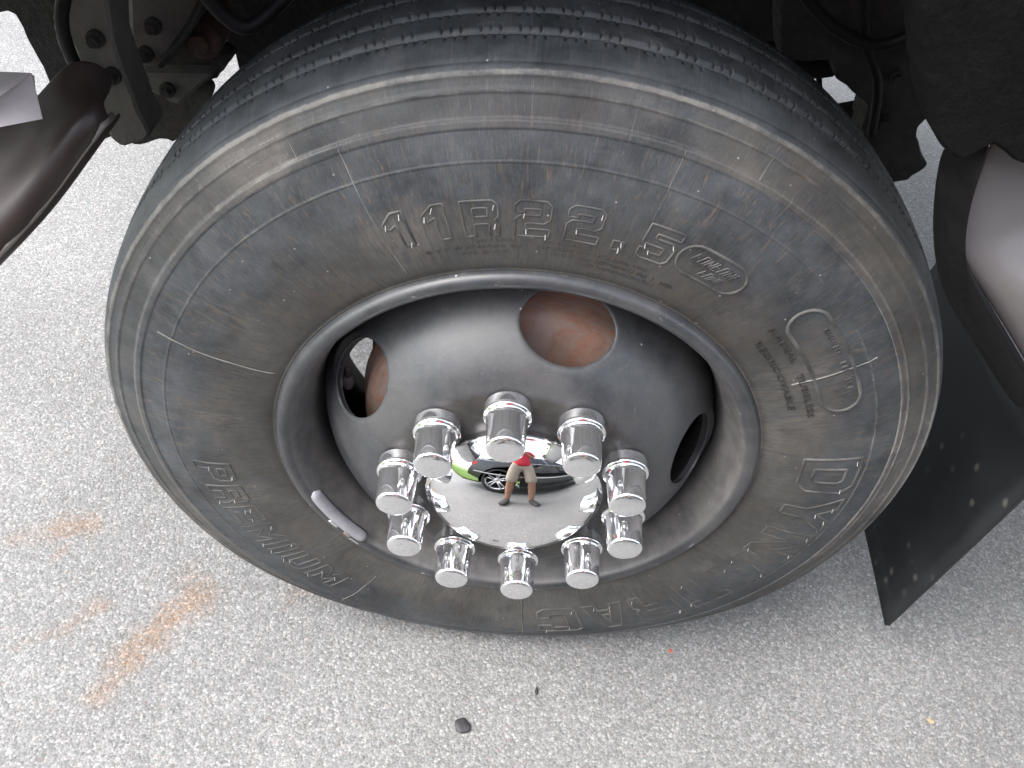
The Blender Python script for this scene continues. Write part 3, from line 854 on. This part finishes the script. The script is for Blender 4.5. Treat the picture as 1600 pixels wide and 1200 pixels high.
for q in ((150, 60, .018), (176, 118, .018), (240, 40, .098), (228, 84, .098), (262, 140, .118), (1400, 120, .198), (1380, 190, .198), (1330, 60, .198), (1412, 60, .198)): bolt_head(*q)
def hose(pts, r, mat):
    bm = bmesh.new(); c = [at(*p) for p in pts]; sm = []
    for i in range(len(c)-1):
        p0, p1, p2, p3 = c[max(i-1, 0)], c[i], c[i+1], c[min(i+2, len(c)-1)]
        for k in range(8):
            t = k/8; sm.append(.5*((2*p1)+(p2-p0)*t+(2*p0-5*p1+4*p2-p3)*t*t+(3*p1-p0-3*p2+p3)*t**3))
    sm.append(c[-1]); tube(bm, sm, r, 10); bobj('hose', bm, M[mat], truck, True)
hose([(110, -40, .0), (96, 30, -.01), (112, 90, .0), (140, 130, .01)], .007, 'trim')
hose([(300, -40, .04), (345, 20, .05), (395, 40, .06), (470, -30, .08)], .008, 'trim')
hose([(1240, -30, .16), (1300, 40, .15), (1370, 70, .15), (1440, 40, .14), (1470, -40, .13)], .007, 'trim')
hose([(1350, -40, .17), (1352, 60, .17), (1372, 130, .17), (1362, 210, .18)], .006, 'trim')
# rubber arch trim and the body panel behind it
def arch_trim():
    left = [(1476, 215), (1462, 262), (1455, 320), (1454, 372), (1460, 425), (1474, 466), (1488, 492), (1520, 540), (1552, 592), (1590, 654)]
    right = [(1556, 215), (1536, 258), (1520, 304), (1510, 340), (1506, 372), (1507, 402), (1520, 432), (1548, 480), (1582, 538), (1625, 610)]
    bm = bmesh.new(); rows = []
    for (l, r) in zip(left, right):
        a = at(*l, -.150); b = at(*r, -.200)
        m = a.lerp(b, .5)+Vector((.004, -.022, .006))
        ring = [a, a.lerp(m, .5)+Vector((0, -.006, .002)), m, m.lerp(b, .5)+Vector((0, -.004, .002)), b, b+Vector((.004, .014, 0)), a+Vector((.006, .014, 0))]
        rows.append([bm.verts.new(q) for q in ring])
    for p, q in zip(rows, rows[1:]):
        for k in range(7): bm.faces.new((p[k], p[(k+1) % 7], q[(k+1) % 7], q[k]))
    bm.faces.new(rows[0]); bm.faces.new(rows[-1][::-1])
    o = bobj('arch_trim', bm, M['trim'], truck, True)
    s = o.modifiers.new('s', 'SUBSURF'); s.levels = 2; s.render_levels = 2
arch_trim()
def body_panel():
    rows = [[(1556, 190), (1640, 190), (1760, 190)], [(1534, 262), (1620, 262), (1750, 262)], [(1516, 310), (1600, 310), (1740, 310)], [(1504, 350), (1585, 356), (1730, 360)], [(1500, 382), (1580, 392), (1720, 400)],
            [(1504, 408), (1590, 440), (1720, 470)], [(1528, 450), (1620, 490), (1740, 530)], [(1556, 496), (1650, 540), (1760, 590)], [(1600, 568), (1700, 610), (1800, 650)], [(1640, 636), (1740, 670), (1830, 700)]]
    dep = [(-.176, -.150, -.130), (-.176, -.155, -.13), (-.178, -.160, -.135), (-.180, -.166, -.140), (-.181, -.175, -.16), (-.182, -.190, -.19), (-.183, -.200, -.212), (-.185, -.206, -.22), (-.187, -.208, -.222), (-.188, -.208, -.222)]
    bm = bmesh.new(); vs = [[bm.verts.new(at(*p, d)) for p, d in zip(r, dd)] for r, dd in zip(rows, dep)]
    for p, q in zip(vs, vs[1:]):
        for k in range(2): bm.faces.new((p[k], p[k+1], q[k+1], q[k]))
    o = bobj('rear_arch_panel', bm, M['body'], truck, True)
    o['label'] = 'pale pinkish grey painted panel behind the wheel arch trim'
    m = o.modifiers.new('t', 'SOLIDIFY'); m.thickness = .004; m.offset = -1
    s = o.modifiers.new('s', 'SUBSURF'); s.levels = 2; s.render_levels = 2
body_panel()

# mud flap: thick rubber sheet hanging across the truck behind the tyre
def mud_flap():
    bm = bmesh.new(); n, m = 12, 10
    g = []
    for i in range(n+1):
        u = i/n; row = []
        for j in range(m+1):
            t = j/m
            x = .622+.055*t+.010*math.sin(u*2.5)*(1-t); y = -.122+.45*u; z = (ZC-.345)+.42*t
            row.append(bm.verts.new((x, y, z+(.012*u if j == 0 else 0))))
        g.append(row)
    for i in range(n):
        for j in range(m): bm.faces.new((g[i][j], g[i+1][j], g[i+1][j+1], g[i][j+1]))
    o = bobj('mud_flap', bm, M['flap'], truck, True)
    s = o.modifiers.new('t', 'SOLIDIFY'); s.thickness = .008; s.offset = 0
    o['label'] = 'black rubber mud flap hanging behind the tyre'
mud_flap()

# front: maroon lower valance with rolled edge and the bare bracket above it
def valance():
    up = [(176, 120), (150, 96), (112, 92), (84, 122), (60, 152), (20, 182), (-80, 190)]
    edge = [(168, 182), (152, 198), (118, 242), (84, 290), (50, 334), (4, 384), (-80, 470)]
    bm = bmesh.new(); rows = []
    for k, (u, e) in enumerate(zip(up, edge)):
        a = at(*u, -.03-.012*k); b = at(*e, -.085-.020*k)
        d = (b-a)
        col = [a+d*t+Vector((0, -1, 1)).normalized()*.012*math.sin(PI*t**3) for t in (0, .25, .45, .6, .72, .82, .9, .96)]
        col += [b, b+Vector((.006, .012, -.010)), b+Vector((.002, .03, -.006))]
        rows.append([bm.verts.new(p) for p in col])
    for p, q in zip(rows, rows[1:]):
        for k in range(len(p)-1): bm.faces.new((p[k], p[k+1], q[k+1], q[k]))
    o = bobj('front_valance', bm, M['maroon'], truck, True)
    s = o.modifiers.new('t', 'SOLIDIFY'); s.thickness = .004; s.offset = 1
    s = o.modifiers.new('s', 'SUBSURF'); s.levels = 2; s.render_levels = 2
    o['label'] = 'dark maroon lower panel ahead of the tyre'
    bm = bmesh.new()
    tube(bm, [at(*e, -.085-.020*k)+Vector((.003, .004, -.001)) for k, e in enumerate(edge)], .0035, 14)
    bobj('rolled_edge', bm, M['roll'], o, True)
    p = at(145, 172, -.085)
    bm = bmesh.new(); tube(bm, [p+Vector((0, .012, -.006)), p+Vector((-.001, -.003, .002))], .0042, 6)
    bobj('bolt', bm, M['clip'], truck)
valance()
def step_bracket():
    # a folded sheet-metal channel end
    bm = bmesh.new()
    A = at(50, 113, -.14); B = at(64, 184, -.16); Cc = at(-80, 184, -.17); D = at(-80, 200, -.15); E_ = at(-80, 106, -.12); G = at(-1, 150, -.165); H = at(-80, 205, -.175)
    top = [at(-90, 108, -.10), at(50, 113, -.10), at(0, 150, -.155), at(-90, 218, -.21)]
    front = [at(0, 150, -.155), at(50, 113, -.10), at(64, 184, -.14), at(-90, 184, -.16), at(-90, 218, -.21)]
    v0 = [bm.verts.new(p) for p in top]
    bm.faces.new(v0)
    fv = [v0[2], v0[1], bm.verts.new(front[2]), bm.verts.new(front[3]), v0[3]]
    bm.faces.new(fv)
    o = bobj('step_bracket', bm, M['bracket'], truck)
    s = o.modifiers.new('t', 'SOLIDIFY'); s.thickness = .006; s.offset = -1
    e = o.modifiers.new('b', 'BEVEL'); e.width = .002; e.segments = 2
    o['label'] = 'bare pinkish metal bracket end ahead of the tyre'
step_bracket()

# ---- cab and cargo box out of view, shaped to shade the wheel yet admit sky light
def cab():
    R = .72; y0, y1 = -.19, 2.12
    def prism(pr, ya, yb):
        bm = bmesh.new()
        vs = [bm.verts.new((x, ya, z)) for x, z in pr]
        fc = bm.faces.new(vs)
        r = bmesh.ops.extrude_face_region(bm, geom=[fc])
        for g in r['geom']:
            if isinstance(g, bmesh.types.BMVert): g.co.y = yb
        bmesh.ops.triangulate(bm, faces=[f for f in bm.faces if len(f.verts) > 4])
        return bm
    pr = [(-1.02, .98), (-.70, .98)]
    for k in range(13):
        a = PI-math.radians(40)-(PI-math.radians(80))*k/12
        pr.append((R*math.cos(a), ZC+.02+R*math.sin(a)))
    pr += [(.72, .98), (1.55, .98), (1.55, 1.32), (-1.02, 1.32)]
    bobj('fender_skirt', prism(pr, y0, y0+.03), M['white'], truck)
    bobj('fender_top', prism([(-1.02, 1.29), (1.15, 1.29), (1.15, 1.37), (.3, 1.40), (-.4, 1.39), (-1.0, 1.33)], y0+.002, .22), M['white'], truck)
    bobj('unseen_bonnet', prism([(-1.02, 1.29), (1.25, 1.29), (1.25, 1.86), (-.70, 1.62), (-.96, 1.50)], .222, 1.75), M['white'], truck)  # unseen; kept low so sky light reaches the ground
    bm = prism([(1.26, 1.0), (2.55, 1.0), (2.55, 2.55), (1.75, 2.57), (1.30, 1.88)], y0+.004, y1)
    c = bobj('cab', bm, M['white'], truck)
    bm = bmesh.new()
    p = [Vector((1.45, y0-.004, 1.80)), Vector((2.38, y0-.004, 1.80)), Vector((2.38, y0-.004, 2.40)), Vector((1.72, y0-.004, 2.40))]
    bm.faces.new([bm.verts.new(q) for q in p]); bobj('side_window', bm, M['glass'], truck)
    bm = bmesh.new()
    p = [Vector((1.31, -.05, 1.92)), Vector((1.31, 1.98, 1.92)), Vector((1.69, 1.98, 2.5)), Vector((1.69, -.05, 2.5))]
    bm.faces.new([bm.verts.new(q+Vector((-.012, 0, .010))) for q in p]); bobj('windscreen', bm, M['glass'], truck)
    bm = bmesh.new(); box(bm, 1.42, 2.42, y0-.012, y0+.01, 1.10, 1.76, .008); d = bobj('door', bm, M['white'], truck)
    bm = bmesh.new(); box(bm, 2.22, 2.38, y0-.045, y0-.012, 1.58, 1.62, .008); bobj('door_handle', bm, M['chrome'], d)
    bm = bmesh.new(); box(bm, -1.16, -1.02, -.12, 2.06, 1.0, 1.24, .03); bobj('front_bumper', bm, M['white'], truck)
    bm = bmesh.new(); box(bm, 2.75, 7.0, -.16, 2.10, 1.18, 3.1, .03); bobj('cargo_box', bm, M['white'], truck)
    bm = bmesh.new(); box(bm, -.98, 1.15, -.15, 2.08, 1.22, 1.285); bobj('cab_floor', bm, M['liner'], truck)
cab()

# ------------------------------------------------------------------ small things lying on the asphalt
def pebble(px, py, sx, sy, sz, rot, label, mat='pebble', name='pebble'):
    p = atz(px, py, 0)
    bm = bmesh.new(); bmesh.ops.create_icosphere(bm, subdivisions=3, radius=1)
    ph = [rnd.uniform(0, 6) for _ in range(6)]
    for v in bm.verts:
        c = v.co
        k = 1+.09*math.sin(2.3*c.x+ph[0])*math.cos(1.9*c.y+ph[1])+.07*math.sin(5*c.y+ph[2]+3*c.z)+.05*math.cos(6*c.x+ph[3])
        v.co = Vector((c.x*sx*k, c.y*sy*k, c.z*sz*k))
    o = bobj(name, bm, M[mat], None, True, (p.x, p.y, sz*.35)); o.rotation_euler = (0, 0, rot)
    tag(o, label, 'pebble')
pebble(723, 1135, .0125, .0130, .004, .5, 'flat dark grey stone on the asphalt in front of the wheel')
pebble(838, 1081, .0028, .0075, .0025, -.1, 'thin dark sliver on the asphalt below the tyre')
M['redchip'] = simple('red_chip', (.45, .10, .07), .5, 0, 50, .2)
pebble(1048, 1017, .0035, .0035, .002, .3, 'tiny red chip on the asphalt close under the tyre', 'redchip')
M['tanchip'] = simple('tan_chip', (.42, .33, .18), .6, 0, 50, .2)
pebble(1454, 1127, .004, .006, .0025, .9, 'pinkish tan pebble on the asphalt at lower right', 'tanchip')

# ------------------------------------------------------------------ beside the truck: what the chrome mirrors
# ---- parked car
def parked_car():
    root = empty('parked_car', (-1.47, -1.64, 0)); root.scale = (1.13, 1.0, 1.15)
    tag(root, 'black estate car with silver five-spoke wheels parked beside the truck, mirrored in the hub cap', 'car')
    Lc, Wc = 4.75, 1.86
    wx = (.98, 3.85); wr = .36
    def arch(cx, r):
        return [(cx+r*math.cos(a), .34+r*math.sin(a)) for a in [math.radians(200-220*k/14) for k in range(15)]]
    pr = [(.10, .34), (.03, .52), (.02, .78), (.10, .98), (.35, 1.02), (2.0, 1.00), (3.55, .96), (4.30, .86), (4.62, .74), (4.74, .58), (4.70, .32), (4.45, .24)]
    low = [(wx[1]+.44, .24)]+[(x, z) for x, z in arch(wx[1], .43)[::-1]]+[(wx[1]-.45, .24), (wx[0]+.45, .24)]+[(x, z) for x, z in arch(wx[0], .43)[::-1]]+[(wx[0]-.44, .28)]
    prof = pr+low
    bm = bmesh.new()
    sects = [(0, -.05), (-.03, 0), (-.05, .0)]
    ys = [(0.10, .985), (0.02, .998), (0.0, 1.0), (-Wc, 1.0), (-Wc-.02, .998), (-Wc-.1, .985)]
    rows = []
    for (y, s) in ys:
        rows.append([bm.verts.new((2.35+(x-2.35)*s, y-.10, .6+(z-.6)*(s if s < 1 else 1))) for x, z in prof])
    for a, b in zip(rows, rows[1:]):
        for k in range(len(prof)):
            l = (k+1) % len(prof); bm.faces.new((a[k], a[l], b[l], b[k]))
    f0 = bm.faces.new(rows[0]); f1 = bm.faces.new(rows[-1][::-1])
    bmesh.ops.triangulate(bm, faces=[f0, f1])
    bobj('car_body', bm, M['black_paint'], root)
    # greenhouse
    bm = bmesh.new()
    b = [(.14, -.02), (3.30, -.02), (3.30, -Wc-.06), (.14, -Wc-.06)]; t = [(.55, -.20), (2.35, -.20), (2.35, -Wc+.12), (.55, -Wc+.12)]
    vb = [bm.verts.new((x, y, .985)) for x, y in b]; vt = [bm.verts.new((x, y, 1.44)) for x, y in t]
    for k in range(4): bm.faces.new((vb[k], vb[(k+1) % 4], vt[(k+1) % 4], vt[k]))
    bm.faces.new(vt); bm.faces.new(vb[::-1])
    bmesh.ops.bevel(bm, geom=bm.edges[:], offset=.05, segments=3, affect='EDGES')
    bobj('car_roof', bm, M['black_paint'], root, True)
    def pane(x0, x1, x2, x3):
        bm = bmesh.new()
        q = [(x0, 1.03), (x1, 1.03), (x2, 1.36), (x3, 1.36)]
        bm.faces.new([bm.verts.new((x, -.02-.18*(z-.985)/.455+.004, z)) for x, z in q])
        bobj('car_window', bm, M['glass'], root)
    pane(.50, 1.30, 1.32, .72); pane(1.38, 2.12, 2.06, 1.40); pane(2.20, 3.05, 2.42, 2.16)
    for x0, x1, z0, z1, m, nm in ((.30, 4.3, .50, .53, 'chrome', 'door_moulding'), (.45, 3.1, .985, 1.0, 'chrome', 'window_trim')):
        bm = bmesh.new(); box(bm, x0, x1, -.012, .012 if nm == 'door_moulding' else .008, z0, z1, .004); bobj(nm, bm, M[m], root)
    for x in (1.55, 2.40):
        bm = bmesh.new(); box(bm, x, x+.18, -.01, .035, .86, .89, .008); bobj('car_door_handle', bm, M['black_paint'], root)
    bm = bmesh.new(); box(bm, .0, .26, -.10, .006, .74, .92, .02); bobj('tail_light', bm, M['redlight'], root)
    bm = bmesh.new(); box(bm, 2.95, 3.12, .0, .20, 1.0, 1.13, .03); bobj('wing_mirror', bm, M['black_paint'], root)
    for k, (cx, yy) in enumerate(((wx[0], -.10), (wx[1], -.10), (wx[0], -Wc+.0), (wx[1], -Wc+.0))):
        s = 1 if k < 2 else -1
        w_ = lathe_obj('car_wheel', [(.255, .09*s), (.30, .105*s), (.335, .10*s), (.352, .075*s), (.36, .05*s), (.36, -.10*s), (.34, -.12*s), (.255, -.11*s)], M['car_rubber'], root, (cx, yy, wr), 48)
        if k < 2:
            v, f = lathe_y([(.255, -.02), (.232, .0), (.236, .06), (.248, .085), (.258, .092)], 48)
            link('wheel_barrel', mesh('wheel_barrel', v, f), M['alloy'], w_, True)
            for q in range(5):
                for d in (-.16, .16):
                    a = 2*PI*q/5+.3
                    p0 = Vector((.05*math.cos(a+d*2), .075, .05*math.sin(a+d*2))); p1 = Vector((.245*math.cos(a+d), .082, .245*math.sin(a+d)))
                    bm = bmesh.new(); tube(bm, [p0, p0.lerp(p1, .5)+Vector((0, .008, 0)), p1], [.020, .016, .018], 8)
                    bobj('wheel_spoke', bm, M['alloy'], w_, True)
            lathe_obj('wheel_hub', [(.0001, .10), (.035, .098), (.06, .088), (.065, .06)], M['alloy'], w_, (0, 0, 0), 24)
            v, f = lathe_y([(.0005, -.01), (.23, -.01)], 32); link('brake_disc', mesh('brake_disc', v, f), M['grime'], w_)
parked_car()

# ---- the person taking the photograph
def skin_obj(name, verts, edges, radii, mat, parent, root=0, sub=2):
    me = bpy.data.meshes.new(name); me.from_pydata(verts, edges, []); me.update()
    o = bpy.data.objects.new(name, me); COL.objects.link(o); o.parent = parent
    me.materials.append(mat)
    md = o.modifiers.new('skin', 'SKIN'); md.use_smooth_shade = True; md.use_x_symmetry = False
    sv = me.skin_vertices[0].data
    for i, r in enumerate(radii):
        sv[i].radius = r if isinstance(r, tuple) else (r, r)
        sv[i].use_root = (i == root)
    s = o.modifiers.new('sub', 'SUBSURF'); s.levels = sub; s.render_levels = sub
    return o

def person():
    root = empty('person', (.095, -1.17, 0))
    tag(root, 'person in red shirt and khaki shorts holding a camera, mirrored in the hub cap', 'person')
    V, E, Rr = [], [], []
    def add(p, r, link_to=None):
        V.append(p); Rr.append(r)
        if link_to is not None: E.append((link_to, len(V)-1))
        return len(V)-1
    pel = add((0, 0, .95), (.15, .11))
    wa = add((0, .0, 1.08), (.14, .10), pel); ch = add((0, .01, 1.26), (.165, .115), wa); sh = add((0, .01, 1.40), (.12, .09), ch)
    nk = add((0, .035, 1.49), (.058, .058), sh); hd0 = add((0, .075, 1.56), (.066, .075), nk); hd1 = add((0, .10, 1.63), (.075, .092), hd0); hd2 = add((0, .085, 1.70), (.068, .082), hd1); add((0, .07, 1.745), (.04, .05), hd2)
    add((0, .205, 1.585), .014, hd1)                                   # nose
    hands = []
    for s in (-1, 1):
        hp = add((s*.10, 0, .90), (.10, .10), pel); th = add((s*.12, .015, .70), (.082, .085), hp); kn = add((s*.145, .03, .49), .056, th)
        cf = add((s*.15, .0, .34), (.056, .060), kn); an = add((s*.155, -.005, .10), .038, cf); he = add((s*.155, -.03, .045), .036, an)
        ft = add((s*.185, .09, .03), (.040, .028), he); add((s*.205, .16, .022), (.034, .020), ft)
        sl = add((s*.18, .0, 1.41), (.068, .068), sh); ua = add((s*.215, .01, 1.28), .050, sl); el = add((s*.225, .04, 1.15), .042, ua)
        pw = CAM - F_*.050 + RX*(s*.066) - UX*.012 - Vector(root.location)
        wv = pw - F_*.045 - UX*.055 + RX*(s*.02)
        fv = Vector(V[el]).lerp(wv, .45)
        fa = add(tuple(fv), .040, el); wr = add(tuple(wv), .027, fa)
        pm = add(tuple(pw), (.026, .018), wr)
        hands.append((s, Vector(V[pm])))
    body = skin_obj('body', V, E, Rr, M['skin'], root)
    for s, p in hands:                                                # five fingers closing on the camera body
        for k in range(4):
            L = (.026, .030, .028, .022)[k]
            b = p+UX*(.022-.015*k)+F_*.010; c = b+F_*(L*.55)-RX*(s*.008); d = c-RX*(s*L*.8)
            skin_obj('finger', [tuple(p), tuple(b), tuple(c), tuple(d)], [(0, 1), (1, 2), (2, 3)], [.011, .0085, .008, .0068], M['skin'], body, 0, 1)
        t1 = p-F_*.010-UX*.014-RX*(s*.010); t2 = t1-RX*(s*.024)+UX*.008
        skin_obj('thumb', [tuple(p), tuple(t1), tuple(t2)], [(0, 1), (1, 2)], [.011, .0100, .0085], M['skin'], body, 0, 1)
    # clothes
    V, E, Rr = [], [], []
    a0 = add((0, 0, .80), (.185, .150)); a = add((0, 0, .92), (.182, .145), a0); b = add((0, 0, 1.08), (.168, .128), a); c = add((0, .01, 1.26), (.185, .135), b); d = add((0, .01, 1.42), (.13, .10), c); add((0, .025, 1.465), (.075, .072), d)
    for s in (-1, 1):
        q = add((s*.185, 0, 1.415), (.085, .085), d); q2 = add((s*.23, .02, 1.29), .072, q); add((s*.245, .045, 1.21), .070, q2)
    skin_obj('shirt', V, E, Rr, M['shirt'], root)
    V, E, Rr = [], [], []
    a = add((0, 0, 1.00), (.170, .130)); b = add((0, 0, .90), (.18, .135), a)
    for s in (-1, 1):
        q = add((s*.115, .005, .80), (.098, .10), b); q2 = add((s*.128, .018, .64), (.094, .098), q); add((s*.138, .025, .45), (.088, .092), q2)
    skin_obj('shorts', V, E, Rr, M['khaki'], root)
    for s in (-1, 1):
        skin_obj('shoe', [(s*.152, -.055, .045), (s*.16, .0, .05), (s*.185, .09, .042), (s*.21, .175, .034)], [(0, 1), (1, 2), (2, 3)], [(.042, .040), (.046, .045), (.050, .036), (.040, .026)], M['shoe'], root, 0, 2)
        bm = bmesh.new(); bmesh.ops.create_uvsphere(bm, u_segments=12, v_segments=8, radius=.012); bobj('eye', bm, M['eye'], root, True, (s*.030, .166, 1.625))
        skin_obj('ear', [(s*.075, .085, 1.60), (s*.088, .075, 1.625), (s*.086, .072, 1.65)], [(0, 1), (1, 2)], [.010, .014, .010], M['skin'], root, 0, 1)
    skin_obj('hair', [(0, .02, 1.60), (0, .03, 1.66), (0, .075, 1.705), (0, .125, 1.695)], [(0, 1), (1, 2), (2, 3)], [(.062, .04), (.074, .05), (.076, .056), (.060, .03)], M['hair'], root, 1, 2)
    # the compact camera he looks at, lens towards the wheel
    o = empty('compact_camera', CAM-F_*.03)
    tag(o, 'small silver compact camera held in front of a red shirt', 'camera')
    m3 = Matrix(((RX.x, UX.x, -F_.x), (RX.y, UX.y, -F_.y), (RX.z, UX.z, -F_.z))).to_4x4()
    o.rotation_euler = m3.to_euler()
    bm = bmesh.new(); box(bm, -.048, .048, -.028, .028, .004, .024, .004); bobj('camera_case', bm, M['gadget'], o)
    bm = bmesh.new(); tube(bm, [(0, 0, -.012), (0, 0, .004)], [.015, .018], 24); bobj('lens_barrel', bm, M['trim'], o, True)
person()

# ---- lawn behind the car, kerb, trees, building
def lawn():
    bm = bmesh.new()
    P = [(-40, -1.98), (-1.75, -1.98), (-1.25, -2.5), (-1.2, -4.3), (40, -4.3), (40, -40), (-40, -40)]
    f = bm.faces.new([bm.verts.new((x, y, .06)) for x, y in P]); r = bmesh.ops.extrude_face_region(bm, geom=[f])
    for g in r['geom']:
        if isinstance(g, bmesh.types.BMVert): g.co.z = -.05
    bmesh.ops.triangulate(bm, faces=[q for q in bm.faces if len(q.verts) > 4])
    tag(bobj('lawn', bm, M['soil']), kind='structure')
    n = 16000
    x = nrng.uniform(-7, 4, n); y = -2.0-nrng.uniform(0, 1, n)**1.6*6
    keep = ~((x > -1.25) & (y > -4.35)) & ~((y > -2.5) & (x > -1.75+(-1.98-y)*.9)); x, y = x[keep], y[keep]; n = len(x)
    a = nrng.uniform(0, 2*PI, n); h = nrng.uniform(.04, .09, n); wd = .006
    lx, ly = nrng.normal(0, .025, n), nrng.normal(0, .025, n)
    v = np.zeros((n, 3, 3)); v[:, 0] = np.stack([x-wd*np.cos(a), y-wd*np.sin(a), np.full(n, .055)], -1); v[:, 1] = np.stack([x+wd*np.cos(a), y+wd*np.sin(a), np.full(n, .055)], -1)
    v[:, 2] = np.stack([x+lx, y+ly, .06+h], -1)
    me = mesh('grass', v.reshape(-1, 3), np.arange(3*n).reshape(-1, 3).tolist())
    tag(link('grass', me, M['grass']), 'short bright green lawn grass behind the parked car', 'grass', kind='stuff')
lawn()
bm = bmesh.new(); bm.faces.new([bm.verts.new(p) for p in ((-14, 2.45, .02), (-1.9, 2.45, .02), (-1.9, 9, .02), (-14, 9, .02))])
tag(bobj('grass_verge', bm, M['soil']), kind='structure')
def tree(name, x, y, h, cr, label):
    root = empty(name, (x, y, 0)); tag(root, label, 'tree', 'trees behind the lawn')
    bm = bmesh.new()
    tube(bm, [(0, 0, 0), (.04, .02, h*.3), (.0, .0, h*.6)], [.16, .12, .07], 10)
    for k in range(6):
        a = k*1.1; tube(bm, [(.02, .01, h*(.32+.04*k)), (cr*.5*math.cos(a), cr*.5*math.sin(a), h*(.5+.05*k))], [.06, .02], 6)
    bobj('trunk', bm, M['bark'], root)
    n = 5200
    d = nrng.normal(size=(n, 3)); d /= np.linalg.norm(d, axis=1)[:, None]
    cl = nrng.integers(0, 26, n); cc = nrng.normal(size=(26, 3)); cc /= np.linalg.norm(cc, axis=1)[:, None]; cc *= nrng.uniform(.3, 1, 26)[:, None]
    p = cc[cl]*np.array([cr, cr, h*.26])*.8+d*nrng.uniform(0, 1, n)[:, None]**.5*cr*.36+np.array([0, 0, h*.68])
    u = nrng.normal(size=(n, 3))*.07; w_ = nrng.normal(size=(n, 3))*.07
    v = np.stack([p-u, p+w_, p+u, p-w_], 1).reshape(-1, 3)
    link('crown', mesh('crown', v, np.arange(4*n).reshape(-1, 4).tolist()), M['leaf'], root)
tree('tree', -5.5, -9, 5.2, 1.9, 'leafy green tree on the lawn to the left behind the car')
tree('tree', 5.8, -11, 5.6, 2.1, 'leafy green tree on the lawn to the right behind the car')
def house():
    root = empty('house', (-1.5, -16, 0)); tag(root, 'low pale stucco house beyond the lawn', 'house')
    bm = bmesh.new(); box(bm, -6, 6, -4, 0, 0, 2.8); bobj('wall', bm, M['stucco'], root)
    bm = bmesh.new()
    v = [bm.verts.new(p) for p in ((-6.4, -4.4, 2.78), (6.4, -4.4, 2.78), (6.4, .4, 2.78), (-6.4, .4, 2.78), (-5, -2, 4.1), (5, -2, 4.1))]
    for q in ((0, 1, 5, 4), (2, 3, 4, 5), (1, 2, 5), (3, 0, 4), (3, 2, 1, 0)): bm.faces.new([v[k] for k in q])
    bobj('roof', bm, M['rooft'], root)
    for x in (-4.5, -2.2, 1.9, 4.2):
        bm = bmesh.new(); box(bm, x-.55, x+.55, -.02, .05, .95, 2.2, .01); wdo = bobj('window', bm, M['white'], root)
        for s in (-.27, .27):
            bm = bmesh.new(); box(bm, x+s-.22, x+s+.22, .03, .06, 1.05, 2.1); bobj('pane', bm, M['glass'], wdo)
    bm = bmesh.new(); box(bm, -.5, .5, -.02, .05, .02, 2.1, .01); d = bobj('door', bm, M['maroon'], root)
    bm = bmesh.new(); box(bm, .32, .40, .04, .10, 1.0, 1.08, .01); bobj('handle', bm, M['chrome'], d)
house()
